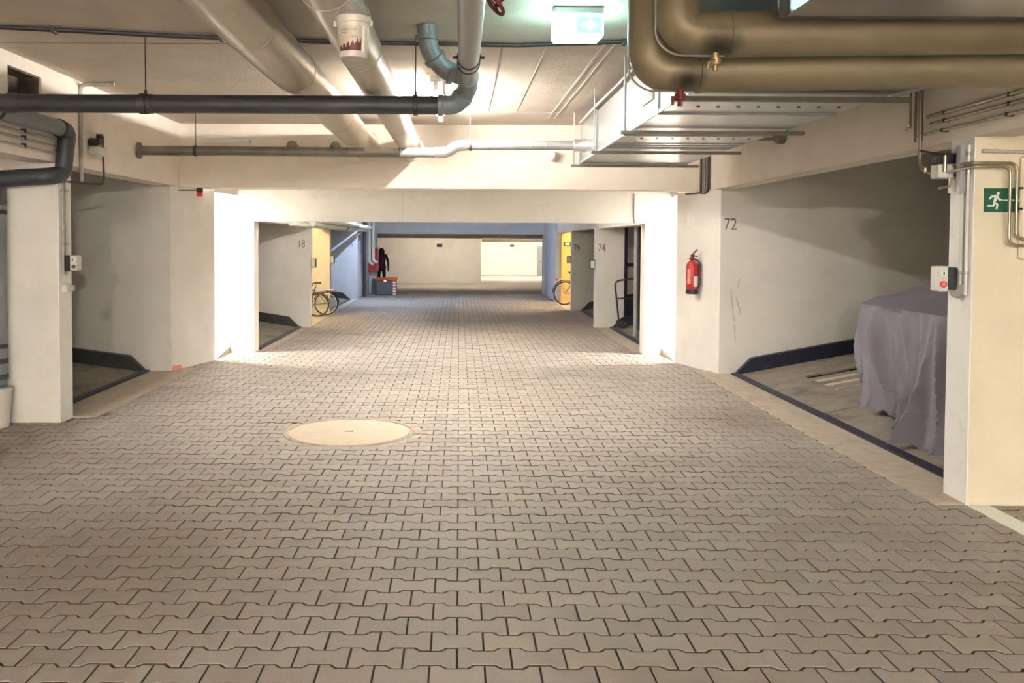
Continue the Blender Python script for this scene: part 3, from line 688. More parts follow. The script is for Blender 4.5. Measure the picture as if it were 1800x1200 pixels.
# hydraulic block left
t = thing('hydraulic_valve', (XL + .06, 8.2, 2.28), 'black lift valve block on the left beam beside the grey bend', 'valve')
obj('block', MB().rbox(XL + .005, XL + .10, 8.12, 8.32, 2.30, 2.38, .008), 'box', t)
obj('solenoid', MB().rbox(XL + .01, XL + .11, 8.10, 8.22, 2.38, 2.45, .012), 'black', t)
obj('coil_cap', MB().cyl((XL + .06, 8.26, 2.38), (XL + .06, 8.26, 2.50), .035, 14), 'black', t, True)
obj('hose', MB().tube(rounded([(XL + .07, 8.30, 2.30), (XL + .07, 8.32, 2.05), (XL + .06, 8.0, 2.03), (XL - .02, 7.6, 2.03)], .06, 5), .010, 8), 'cable', t, True)

# conduit across the ceiling seam
pts = [(-3.33, 5.62, CZ - .055), (-1.8, 5.95, CZ - .055), (-.7, 6.10, CZ - .055), (.4, 6.16, CZ - .055), (1.27, 6.02, CZ - .05)]
t = thing('conduit', (0, 6, CZ - .1), 'dark pair of conduits crossing the whole ceiling', 'conduit')
obj('run', MB().tube(pts, .012, 10), 'steel', t, True)
obj('run', MB().tube([(x, y + .035, z) for x, y, z in pts], .010, 10), 'cable', t, True)
for f in (.12, .3, .48, .62, .95):
    s = f * (len(pts) - 1); i = min(int(s), len(pts) - 2); p = Vector(pts[i]).lerp(Vector(pts[i + 1]), s - i)
    obj('clip', MB().box(p.x - .012, p.x + .012, p.y - .02, p.y + .05, p.z - .02, CZ - .03), 'cable', t)

# red hand wheel
t = thing('hand_wheel_valve', (.19, 3.86, 2.50), 'dark red iron hand wheel valve at the upper edge', 'valve')
c = Vector((.150, 3.86, 2.542)); ax = Vector((.75, .15, .72))
obj('wheel', MB().disc_ring(c, ax, .046, .008, 28, 8), 'rust', t, True)
u = ax.cross(Vector((0, 1, 0))).normalized(); v = ax.normalized().cross(u)
for k in range(3):
    d = u * math.cos(2 * PI * k / 3) + v * math.sin(2 * PI * k / 3); obj('spoke', MB().cyl(c, c + d * .046, .005, 8), 'rust', t)
obj('stem', MB().cyl(c - ax * .008, c + ax * .075, .008, 10), 'rust', t)
obj('valve_body', MB().rbox(0.19, .24, 3.84, 3.90, 2.585, 2.65, .012), 'steel', t)
obj('feed_pipe', MB().cyl((-.03 + .15, 3.87, 2.635), (.78, 3.87, 2.645), .011, 10), 'steel', t)

# yoghurt bucket hanging from the slimmer pipe
bx, by, bz = -.425, 3.6, 2.262
t = thing('yoghurt_bucket', (bx, by, bz), 'white printed yoghurt bucket hanging from the insulated pipe', 'bucket')
body = obj('body', MB().lathe((bx, by, bz), (0, 0, 1), [(0, .052), (.006, .056), (.135, .064)], 36), 'bucket', t, True)
obj('lid', MB().lathe((bx, by, bz + .135), (0, 0, 1), [(0, .067), (.004, .070), (.026, .070), (.032, .062)], 36), 'bucket', t, True)
hp = []
for k in range(17):
    a = PI * k / 16; hp.append((bx + .071 * math.cos(a), by, bz + .145 + .085 * math.sin(a)))
obj('wire_handle', MB().tube(hp, .0018, 6), 'galv', t, True)
obj('hook', MB().tube([(bx, by, bz + .229), (bx - .03, by, bz + .255), (bx - .06, by, bz + .272)], .002, 6), 'galv', t, True)
for sx in (-1, 1): obj('handle_boss', MB().rbox(bx + sx * .072 - .006, bx + sx * .072 + .006, by - .008, by + .008, bz + .125, bz + .15, .003), 'bucket', t)
def wrap(name, m, a0, a1, z0f, z1f, parent, dr, n=18):
    mb = MB(); lo = []; hi = []
    for i in range(n + 1):
        a = a0 + (a1 - a0) * i / n; f = i / n
        for L_, zz in ((lo, z0f(f)), (hi, z1f(f))):
            r = .056 + .008 * (zz / .135) + dr
            L_.append((bx + r * math.cos(a), by + r * math.sin(a), bz + zz))
    mb.loft([lo, hi], False, False, closed=False)
    return obj(name, mb, m, parent, True)
A0, A1 = math.radians(218), math.radians(308)
lab = wrap('printed_label', 'label', A0, A1, lambda f: .022, lambda f: .118, body, .0006)
wrap('berry_print', 'berry', A0, A1, lambda f: .023, lambda f: .036 + .028 * f + .008 * math.sin(f * 33) + .005 * math.sin(f * 71), lab, .0011, 60)
wrap('light_stripe', 'signwhite', math.radians(312), math.radians(322), lambda f: .018, lambda f: .12, body, .0012, 6)
for tx, sz, dx, dz in (('Joghurt mild', .0125, -.040, .099), ('dida', .017, -.002, .070)):
    text_mesh('lettering', tx, sz, 'ink', lab, (bx + dx, by - .0635, bz + dz), (PI / 2, 0, 0), .95, .0004)
obj('small_lettering', MB().box(bx - .040, bx - .016, by - .0612, by - .0605, bz + .088, bz + .091), 'ink', lab)

# ================================================================== RIGHT PILLAR EQUIPMENT
py = 5.25
# escape sign
sx0, sx1, sz0, sz1 = 3.055, 3.262, 1.725, 1.865
t = thing('escape_sign', ((sx0 + sx1) / 2, py, sz0), 'green running man escape sign on the right cream wall', 'sign')
obj('panel', MB().box(sx0, sx1, py - .006, py + .002, sz0, sz1), 'green', t)
def flat(name, polys, m, parent, y, s=1.0, ox=0, oz=0, th=.002):
    mb = MB()
    for poly in polys:
        a = [(ox + x * s, y - th, oz + z * s) for x, z in poly]; b = [(ox + x * s, y, oz + z * s) for x, z in poly]
        mb.loft([a, b])
    return obj(name, mb, m, parent)
head = [(.62 + .085 * math.cos(2 * PI * k / 12), .90 + .085 * math.sin(2 * PI * k / 12)) for k in range(12)]
man = [head,
       [(.36, .45), (.50, .42), (.66, .74), (.56, .82), (.46, .80)],                    # trunk
       [(.52, .80), (.24, .78), (.10, .60), (.18, .55), (.29, .68), (.46, .66)],        # rear arm
       [(.60, .76), (.72, .58), (.86, .58), (.86, .50), (.67, .50), (.55, .66)],        # front arm
       [(.38, .48), (.33, .26), (.02, .26), (.02, .17), (.41, .17), (.50, .44)],        # rear leg
       [(.46, .44), (.64, .30), (.60, .02), (.50, .02), (.53, .25), (.40, .37)]]        # front leg
flat('running_man', man, 'signwhite', t, py - .0062, .105, sx0 + .014, sz0 + .016)
flat('arrow', [[(0, .42), (.42, .42), (.42, .50), (0, .50)], [(.50, .42), (.82, .42), (.82, .50), (.50, .50)], [(.80, .34), (.98, .46), (.80, .58)]], 'signwhite', t, py - .0062, .105, sx0 + .106, sz0 + .022)
# bent tubes over the sign
for k, (dx, zt, zb) in enumerate(((3.164, 1.985, 1.535), (3.216, 1.995, 1.57))):
    t = tag(obj('hydraulic_tube', MB().tube(rounded([(2.93 + .02 * k, py + .15 - .03 * k, zt - .015 + .03 * k), (2.95, py - .07 + .022 * k, zt + .012 * k), (dx, py - .07 + .022 * k, zt + .012 * k), (dx, py - .07 + .022 * k, zb), (3.6, py - .07 + .022 * k, zb - .01)], .05, 6), .009, 10), 'tube', None, True),
            '%s bent steel tube passing over the green escape sign' % ('inner' if k == 0 else 'outer'), 'tube', 'bent tubes over the escape sign')
# switch cabinet at the right edge
t = thing('switch_cabinet', (3.40, py - .06, 1.70), 'grey cabinet with black hinges at the right edge beside the escape sign', 'cabinet')
obj('body', MB().rbox(3.255, 3.6, py - .03, py, 1.45, 2.05, .01), 'wall_yellow', t)
for z in (1.745, 1.865): obj('hinge', MB().box(3.235, 3.262, py - .038, py - .026, z - .006, z + .006), 'black', t)
# horizontal conduit near the top
t = tag(obj('conduit', MB().tube([(3.03, py - .02, 2.08), (3.6, py - .02, 2.065)], .011, 10), 'conduit', None, True), 'short horizontal conduit high on the right cream wall', 'conduit')
# riser conduits on the aisle face of the wall end
for y, nm, zb in ((5.29, 'nearer', 1.24), (5.345, 'farther', 1.30)):
    t = thing('conduit', (XR - .02, y, zb), '%s riser conduit on the white end of the right wall' % nm, 'conduit', 'riser conduits on the right wall end')
    obj('run', MB().cyl((XR - .016, y, zb), (XR - .016, y, 2.12), .010, 10), 'box', t, True)
    for z in (1.36, 1.95, 2.06): obj('clip', MB().lathe((XR - .016, y, z), (0, 0, 1), [(0, .014), (.02, .014)], 10), 'galv', t)
# operating panel: grey box, black box, red button
t = thing('lift_control', (XR - .06, 5.42, 1.24), 'lift control box with red emergency button on the right wall end', 'control box')
obj('black_box', MB().rbox(XR - .055, XR - .003, 5.40, 5.50, 1.265, 1.40, .006), 'charcoal', t)
gb = obj('key_box', MB().rbox(XR - .115, XR - .05, 5.41, 5.50, 1.255, 1.405, .006), 'box', t)
rb = obj('emergency_button', MB().lathe((XR - .085, 5.41, 1.298), (-.35, -1, 0), [(0, .009), (.02, .009), (.021, .019), (.034, .019), (.040, .012)], 16), 'redplastic', t, True)
obj('key_plate', MB().lathe((XR - .082, 5.41, 1.362), (0, -1, 0), [(0, .016), (.003, .016)], 16), 'signwhite', gb)
obj('keyhole', MB().box(XR - .085, XR - .079, 5.402, 5.408, 1.352, 1.372), 'black', gb)
obj('cable', MB().tube(rounded([(XR - .03, 5.43, 1.265), (XR - .04, 5.40, 1.23), (XR - .016, 5.345, 1.215), (XR - .016, 5.30, 1.25)], .03, 5), .006, 8), 'conduit', t, True)
# hydraulic unit under the beam
t = thing('hydraulic_valve', (XR - .07, 5.45, 1.93), 'lift hydraulic valve unit with tubes below the right beam', 'valve')
obj('valve_block', MB().rbox(XR - .12, XR - .01, 5.42, 5.52, 1.935, 2.02, .006), 'box', t)
obj('solenoid', MB().rbox(XR - .125, XR - .01, 5.43, 5.51, 2.02, 2.085, .01), 'black', t)
obj('coil', MB().cyl((XR - .09, 5.41, 1.97), (XR - .09, 5.41, 2.07), .012, 10), 'tube', t, True)
obj('lever', MB().tube([(XR - .055, 5.42, 1.93), (XR - .06, 5.42, 1.885), (XR - .12, 5.42, 1.872)], .008, 8), 'tube', t, True)
obj('gauge_cock', MB().lathe((XR - .13, 5.56, 1.975), (0, 0, 1), [(0, .008), (.01, .012), (.03, .012), (.035, .007)], 8), 'brass', t)
obj('mounting_plate', MB().box(XR - .06, XR - .004, 5.30, 5.34, 1.84, 2.12), 'galv', t)
obj('junction_box', MB().rbox(XR - .05, XR - .004, 5.36, 5.45, 1.845, 1.925, .005), 'box', t)
for z in (1.868, 1.902): obj('screw', MB().lathe((XR - .03, 5.362, z), (0, -1, 0), [(0, .008), (.006, .008)], 8), 'black', t)
obj('inlet_tube', MB().tube(rounded([(XR - .07, 5.76, 2.50), (XR - .07, 5.74, 2.02), (XR - .10, 5.52, 1.965)], .07, 6), .011, 10), 'tube', t, True)
obj('cross_tube', MB().tube([(XR - .07, 5.74, 2.13), (XR - .05, 5.48, 2.075)], .008, 8), 'cable', t, True)
obj('loop_hose', MB().tube(rounded([(XR - .02, 5.42, 2.07), (XR - .015, 5.33, 2.10), (XR - .015, 5.30, 2.0), (XR - .03, 5.40, 1.95)], .05, 6), .010, 8), 'cable', t, True)
# runs along the right beam
for z, x, yy, nm, r in ((2.345, XR - .02, 5.75, 'top', .012), (2.295, XR - .02, 5.72, 'middle', .010), (2.235, XR - .03, 5.85, 'lowest', .009)):
    t = thing('hydraulic_tube', (x, 4, z), '%s steel tube running along the right beam' % nm, 'tube', 'steel tubes along the right beam')
    obj('run', MB().cyl((x, 1.5, z + .035), (x, yy, z), r, 10), 'tube', t, True)
    for y in (4.9, 5.55): obj('clip', MB().box(x - .014, XR + .002, y - .006, y + .006, z - .010 + (5.7 - y) * .008, z + .012 + (5.7 - y) * .008), 'steel', t)
t = thing('pipe_riser', (XR - .03, 5.85, 2.17), 'dark vertical tube bundle on the right beam above the valve unit', 'tube')
for k in range(3): obj('riser_tube', MB().tube([(XR - .03 - .0 * k, 5.82 + k * .07, 2.20 if k < 2 else 2.3), (XR - .03, 5.82 + k * .07, 2.62)], .013 if k < 1 else .008, 8), 'galv_dark', t, True)
obj('bundle_clamp', MB().tube([(XR - .06, 5.95, 2.285), (XR - .16, 5.72, 2.285)], .009, 8), 'brass', t)
t = tag(obj('pipe_stub', MB().cyl((2.72, 5.66, 2.475), (2.90, 4.3, 2.50), .022, 14), 'galv', None, True), 'open ended light pipe below the insulated pipes at right', 'pipe')
t = tag(obj('pipe_bracket', MB().tube([(2.86, 4.72, 2.45), (2.97, 4.45, 2.49)], .016, 10), 'black', None, True), 'short black bracket under the insulated pipes at right', 'bracket')

# ================================================================== LEFT WALL END EQUIPMENT
for y, nm in ((7.56, 'nearer'), (7.63, 'farther')):
    t = thing('conduit', (XL + .02, y, 1.2), '%s riser conduit on the white end of the left wall' % nm, 'conduit', 'riser conduits on the left wall end')
    obj('run', MB().cyl((XL + .018, y, 1.24), (XL + .018, y, 2.15), .010, 10), 'conduit', t, True)
    for z in (1.5, 1.95): obj('clip', MB().box(XL + .004, XL + .032, y - .014, y + .014, z - .01, z + .01), 'galv', t)
t = thing('lift_control', (XL + .05, 7.62, 1.25), 'lift control box with red button on the left wall end', 'control box')
obj('black_box', MB().rbox(XL + .006, XL + .06, 7.58, 7.68, 1.27, 1.405, .006), 'black', t)
gb = obj('key_box', MB().rbox(XL + .05, XL + .115, 7.60, 7.70, 1.275, 1.405, .006), 'box', t)
obj('emergency_button', MB().lathe((XL + .09, 7.60, 1.31), (.35, -1, 0), [(0, .009), (.02, .009), (.021, .016), (.034, .016), (.040, .010)], 16), 'rust', t, True)
obj('keyhole', MB().box(XL + .078, XL + .084, 7.596, 7.602, 1.355, 1.38), 'black', gb)
t = thing('wall_socket', (XL + .03, 7.6, 1.09), 'small grey socket outlet below the left lift control box', 'socket')
obj('body', MB().rbox(XL + .004, XL + .055, 7.54, 7.66, 1.085, 1.165, .01), 'box', t)
obj('flap', MB().rbox(XL + .05, XL + .075, 7.60, 7.665, 1.10, 1.15, .006), 'conduit', t)

# ================================================================== AROUND THE PORTAL
# fire extinguisher on the slanted right wall
fx, fy = 2.835, 10.92
t = thing('fire_extinguisher', (fx, fy, .915), 'red fire extinguisher hanging on the slanted wall right of the portal', 'fire extinguisher')
obj('cylinder', MB().lathe((fx, fy, .965), (0, 0, 1), [(0, .072), (.005, .074), (.29, .074), (.325, .066), (.345, .04), (.36, .026)], 28), 'red', t, True)
obj('foot', MB().lathe((fx, fy, .915), (0, 0, 1), [(0, .07), (.004, .076), (.058, .076), (.06, .07)], 28), 'black', t, True)
obj('valve_head', MB().lathe((fx, fy, 1.32), (0, 0, 1), [(0, .024), (.05, .02), (.055, .026), (.075, .024)], 14), 'rust', t, True)
obj('lever', MB().tube(rounded([(fx - .01, fy - .02, 1.385), (fx + .005, fy - .05, 1.42), (fx + .045, fy - .06, 1.455)], .03, 5), .009, 8), 'rust', t, True)
obj('carry_handle', MB().tube([(fx, fy - .02, 1.38), (fx + .05, fy - .05, 1.375)], .008, 8), 'black', t)
obj('gauge', MB().lathe((fx - .03, fy - .02, 1.345), (-.5, -1, 0), [(0, .015), (.015, .015)], 12), 'black', t)
obj('hose', MB().tube(rounded([(fx + .02, fy, 1.345), (fx + .08, fy - .05, 1.30), (fx + .08, fy - .06, 1.05), (fx + .06, fy - .06, .98)], .05, 6), .011, 8), 'black', t, True)
mb = MB(); lo = []; hi = []
for i in range(9):
    a = math.radians(268 + 6.2 * i); lo.append((fx + .0752 * math.cos(a), fy + .0752 * math.sin(a), 1.005)); hi.append((fx + .0752 * math.cos(a), fy + .0752 * math.sin(a), 1.13))
obj('instruction_label', mb.loft([lo, hi], False, False, closed=False), 'paper', t, True)
mb = MB(); lo = []; hi = []
for i in range(7):
    a = math.radians(205 + 6 * i); lo.append((fx + .0750 * math.cos(a), fy + .0750 * math.sin(a), 1.04)); hi.append((fx + .0750 * math.cos(a), fy + .0750 * math.sin(a), 1.22))
obj('side_label', mb.loft([lo, hi], False, False, closed=False), 'pink', t, True)
obj('wall_hook', MB().box(fx + .02, fx + .10, fy - .01, fy + .02, 1.26, 1.28), 'steel', t)
def on_slant(x): return 10.5 + (3.05 - x) / .27
# sticker on the slanted wall
mb = MB()
xa, xb = 2.845, 2.895
for z0, z1, m_ in ((1.76, 1.955, 'paper'),):
    ya, yb = on_slant(xa) - .006, on_slant(xb) - .006
    mb.add([(xb, yb, z0), (xa, ya, z0), (xa, ya, z1), (xb, yb, z1), (xb + .003, yb + .003, z0), (xa + .003, ya + .003, z0), (xa + .003, ya + .003, z1), (xb + .003, yb + .003, z1)], [(0, 3, 2, 1), (4, 5, 6, 7), (0, 1, 5, 4), (1, 2, 6, 5), (2, 3, 7, 6), (3, 0, 4, 7)])
t = tag(obj('wall_sticker', mb, 'paper'), 'narrow white sticker above the fire extinguisher', 'sticker')
# dark conduits in the right corner
t = thing('conduit_bundle', (2.93, 10.75, 2.15), 'dark vertical conduits in the corner right of the cross beam', 'conduit')
for k in range(3): obj('conduit', MB().cyl((2.885 + k * .045, 10.775, 2.14), (2.885 + k * .045, 10.775, 2.62), .013, 10), 'cable' if k != 1 else 'galv_dark', t, True)
obj('cable_tails', MB().tube([(2.96, 10.77, 2.15), (2.93, 10.74, 2.125), (2.86, 10.75, 2.13), (2.80, 10.76, 2.125), (2.70, 10.78, 2.12)], .010, 6), 'cable', t, True)
# alarm on left slanted wall
ax_, ay_ = -3.07, 10.66
t = thing('warning_light', (ax_, ay_, 2.06), 'small black and red warning light high left of the portal', 'lamp')
obj('base', MB().rbox(ax_ - .035, ax_ + .03, ay_ - .03, ay_ + .03, 2.10, 2.155, .006), 'black', t)
obj('red_lens', MB().rbox(ax_ - .032, ax_ + .028, ay_ - .03, ay_ + .03, 2.055, 2.10, .006), 'redplastic', t)
obj('arm', MB().tube([(ax_ - .3, ay_ + .02, 2.13), (ax_ - .03, ay_, 2.13)], .008, 6), 'cable', t)
# lintel joint and cable on the portal wall
t = tag(obj('cable', MB().tube([(2.40, PY - .008, PZ + .0), (2.385, PY - .01, 1.88), (2.385, PY - .01, 2.20)], .011, 8), 'conduit', None, True), 'grey cable down the right end of the white lintel', 'cable')
obj('panel_joint', MB().box(-.78, -.774, PY - .002, PY + .01, PZ, 2.3), 'seam', wp)
obj('jamb', MB().box(PX0 - .0, PX0 + .055, PY + .005, PY + .262, 0, PZ), 'beam', wp)
obj('jamb', MB().box(PX1 - .055, PX1, PY + .005, PY + .262, 0, PZ), 'beam', wp)

# ================================================================== LIFT PLATFORMS
def platform(x0, sx, y0, y1, nslots, label, length=5.2, slope=.19, detail=True):
    """tilting car-lift platform: sx is the direction away from the aisle"""
    t = thing('lift_platform', (x0, (y0 + y1) / 2, 0), label, 'car lift')
    def slab(u0, u1, ya, yb, lift, th):
        vs = []
        for dz in (-th, 0):
            for u, y in ((u0, ya), (u1, ya), (u1, yb), (u0, yb)): vs.append((x0 + sx * u, y, .008 + lift + slope * u + dz))
        f = [(3, 2, 1, 0), (4, 5, 6, 7), (0, 1, 5, 4), (1, 2, 6, 5), (2, 3, 7, 6), (3, 0, 4, 7)]
        if sx < 0: f = [q[::-1] for q in f]
        return MB().add(vs, f)
    obj('front_edge', slab(-.02, .045, y0, y1, .018, .05), 'navy', t)
    wd = (y1 - y0) / nslots
    for k in range(nslots):
        a, b = y0 + k * wd, y0 + (k + 1) * wd
        obj('front_plate', slab(.05, .52, a + .01, b - .01, 0, .02), 'plate', t)
        obj('wheel_track', slab(.53, length, a + .09, a + wd * .33, .004, .02), 'plate', t)
        obj('wheel_track', slab(.53, length, b - wd * .33, b - .09, .004, .02), 'plate', t)
        if detail:
            for j in range(6):
                ya = a + wd * .34 + j * wd * .32 / 6
                obj('slat', slab(.53, length, ya + .008, ya + wd * .32 / 6 - .008, -.025, .02), 'slat' if j % 2 == 0 else 'plate', t)
        else:
            obj('centre_pan', slab(.53, length, a + wd * .34, b - wd * .34, -.02, .02), 'plate', t)
    for y in (y0, y1 - .08):
        vs = []
        for yy in (y, y + .08):
            for u, h in ((.02, -.02), (length, -.02), (length, .16), (.20, .16), (.04, .03)): vs.append((x0 + sx * u, yy, .008 + slope * u + h))
        mb = MB(); mb.loft([vs[:5], vs[5:]] if sx < 0 else [vs[5:], vs[:5]]); obj('side_rail', mb, 'navy' if sx > 0 else 'steel', t)
    return t
platform(3.2, 1, 5.56, 10.44, 2, 'steel car lift platform under the covered car at right')
platform(-3.62, -1, 7.80, 10.44, 1, 'empty steel car lift platform in the left bay', slope=.13)
platform(-2.80, -1, 12.62, 15.85, 1, 'steel lift platform before the wall numbered 18', slope=.15, detail=False)
platform(-2.85, -1, 19.15, 23.55, 2, 'steel lift platform in shade by the bluish wall far left', slope=.10, detail=False)
platform(2.72, 1, 12.62, 16.05, 1, 'steel lift platform with posts before the wall numbered 74', slope=.16, detail=False)
platform(2.72, 1, 16.4, 20.05, 1, 'steel lift platform far right, next to the wall before the bicycle', slope=.19, detail=False)
# lift posts and guard rail at 74
t = tag(obj('lift_cylinder', MB().lathe((2.83, 14.35, .034), (0, 0, 1), [(0, .055), (.03, .055), (.031, .040), (2.3, .040)], 20), 'galv', None, True), 'shiny vertical lift cylinder before the wall numbered 74', 'lift cylinder')
t = thing('lift_post', (3.1, 14.9, 0), 'black steel lift post behind the shiny cylinder', 'post')
obj('column', MB().rbox(2.98, 3.10, 14.9, 15.05, .085, 2.4, .01), 'navy', t)
obj('chain_guard', MB().box(2.95, 2.98, 14.93, 15.02, .3, 2.3), 'steel', t)
t = thing('dark_gap_frame', (3.2, 16.15, 0), 'added navy frame filling the dark gap beside the wall numbered 74', 'gantry')  # added navy frame standing in for the dark void past the wall
for xa, xb in ((2.965, 3.02), (3.20, 3.42), (4.4, 4.55)): obj('gap_frame_post', MB().rbox(xa, xb, 16.12, 16.26, .02, 2.5, .01), 'navy', t)
for z in (.45, 1.1, 2.0): obj('gap_frame_bar', MB().box(3.02, 4.4, 16.16, 16.22, z, z + .06), 'navy', t)
obj('dark_gap_panel', MB().box(3.02, 4.4, 16.24, 16.26, .02, .45), 'navy', t)
t = thing('guard_rail', (2.9, 15.72, .05), 'bent dark tube guard rail on the platform before 74', 'rail')
obj('hoop', MB().tube(rounded([(2.80, 15.70, .17), (2.72, 15.70, .86), (3.15, 15.70, .92), (4.2, 15.70, 1.06)], .10, 6), .016, 10), 'steel', t, True)
obj('mid_bar', MB().tube([(2.755, 15.70, .55), (3.3, 15.70, .60), (4.2, 15.70, .70)], .012, 8), 'steel', t, True)
obj('foot', MB().rbox(2.76, 2.95, 15.64, 15.76, .055, .17, .01), 'steel', t)

# ================================================================== COVERED CAR
def car_cover():
    t = thing('covered_car', (4.9, 7.1, .2), 'car under a grey violet cloth cover on the right lift', 'car')
    prof = [(3.60, 1.02), (3.80, 1.06), (4.0, 1.11), (4.22, 1.18), (4.36, 1.25), (4.50, 1.36), (4.9, 1.60), (5.3, 1.74), (6.2, 1.80), (7.0, 1.76), (7.6, 1.50), (7.9, 1.40)]
    yA, yB = 6.15, 8.12           # near and far side of the car
    def topz(x):
        for (xa, za), (xb, zb) in zip(prof, prof[1:]):
            if x <= xb: return za + (zb - za) * (x - xa) / (xb - xa)
        return prof[-1][1]
    # rounded rectangular outline, starting in the middle of the front
    out = []
    rc = .16
    X0, X1 = 3.58, 7.9
    def arc(cx, cy, a0, a1, n): return [(cx + rc * math.cos(a0 + (a1 - a0) * i / n), cy + rc * math.sin(a0 + (a1 - a0) * i / n)) for i in range(n + 1)]
    ys = [yB - rc - (yB - yA - 2 * rc) * i / 90 for i in range(91)]
    front = [(X0, y) for y in ys]
    c1 = arc(X0 + rc, yA + rc, PI, 1.5 * PI, 12)
    near_ = [(X0 + rc + (X1 - X0 - 2 * rc) * i / 80, yA) for i in range(1, 81)]
    c2 = arc(X1 - rc, yA + rc, 1.5 * PI, 2 * PI, 8)
    back = [(X1, yA + rc + (yB - yA - 2 * rc) * i / 20) for i in range(1, 21)]
    c3 = arc(X1 - rc, yB - rc, 0, .5 * PI, 8)
    far_ = [(X1 - rc - (X1 - X0 - 2 * rc) * i / 80, yB) for i in range(1, 81)]
    c4 = arc(X0 + rc, yB - rc, .5 * PI, PI, 12)
    out = front + c1[1:] + near_ + c2[1:] + back + c3[1:] + far_ + c4[1:-1]
    n = len(out)
    nrm = []
    for i in range(n):
        a = Vector(out[i - 1]); b = Vector(out[(i + 1) % n]); d = (b - a).normalized(); nrm.append(Vector((d.y, -d.x)) * -1)
    cen = Vector(((X0 + X1) / 2, (yA + yB) / 2))
    for i in range(n):
        if nrm[i].dot(Vector(out[i]) - cen) < 0: nrm[i] = -nrm[i]
    # arc length
    s = [0]
    for i in range(1, n): s.append(s[-1] + (Vector(out[i]) - Vector(out[i - 1])).length)
    rows = []
    V = 26
    for j in range(V + 1):
        v = j / V
        ring = []
        for i in range(n):
            x, y = out[i]; p = Vector((x, y)); sl = s[i]
            zt = topz(max(x, 3.6)) - .015
            near_f = max(0, min(1, (8.1 - y) / 1.7)) if x < 4.2 else 1.0
            hem = .16 + max(0, x - 3.6) * .14 - .13 * near_f + .02 * math.sin(sl * 6.1)
            z = zt + (hem - zt) * v
            # vertical folds, slanting with height
            q = sl + (.28 - .30 * near_f) * 0 + .22 * (1 - v) * (1 if x < 4.2 else 0)
            amp = .028 + .135 * v ** 0.9
            def ridge(a): return 1 - 2 * abs(math.sin(a)) ** .8
            fold = .55 * ridge(q * 6.4 + .9 * v) + .35 * ridge(q * 11.7 + 1.1 - 1.1 * v) + .45 * math.sin(q * 5.1 + .6) + .10 * math.sin(q * 41 + v * 3)
            off = amp * fold + .05 * math.sin(PI * min(1, v * 1.1)) * .8 + (.24 * near_f * v ** 2.2 if x < 4.0 else .05 * v)
            off -= .05 * (1 - near_f) * v * v if x < 3.9 else 0
            p = p + nrm[i] * off
            # wrinkles at the gathered hem
            if v > .8: z += .015 * math.sin(sl * 60) * (v - .8) * 5
            if v < .001: p = Vector(out[i])
            ring.append((p.x, p.y, z))
        rows.append(ring)
    mb = MB(); mb.loft(rows, False, False)
    # roof: grid inside the outline
    inner = [rows[0]]
    for f in (.97, .9, .75, .5, .25, .02):
        ring = []
        for i in range(n):
            x, y = out[i]
            yy = cen.y + (y - cen.y) * f; xx = x + (cen.x - x) * (1 - f) * .9
            z = topz(max(3.6, xx)) + .02 * (1 - f) + .006 * math.sin(xx * 21 + yy * 9)
            ring.append((xx, yy, z))
        inner.append(ring)
    mb.loft(inner[::-1], True, False)
    cv = obj('cloth_cover', mb, 'fabric', t, True)
    # stitched band near the hem
    band = [Vector(p) for p in rows[int(V * .80)]]
    mb = MB()
    idx = list(range(0, 118))
    mb.tube([band[i] + Vector((nrm[i].x, nrm[i].y, 0)) * .002 for i in idx], .004, 5)
    obj('stitched_band', mb, 'fabric', cv, True)
    for x, y in ((4.35, 6.35), (4.35, 7.9), (7.0, 6.35), (7.0, 7.9)):
        obj('tyre', MB().lathe((x, y - .1, .34 + (x - 3.2) * .19), (0, 1, 0), [(0, .22), (.01, .31), (.19, .31), (.2, .22)], 28), 'rubber', t, True)
    return t
car_cover()

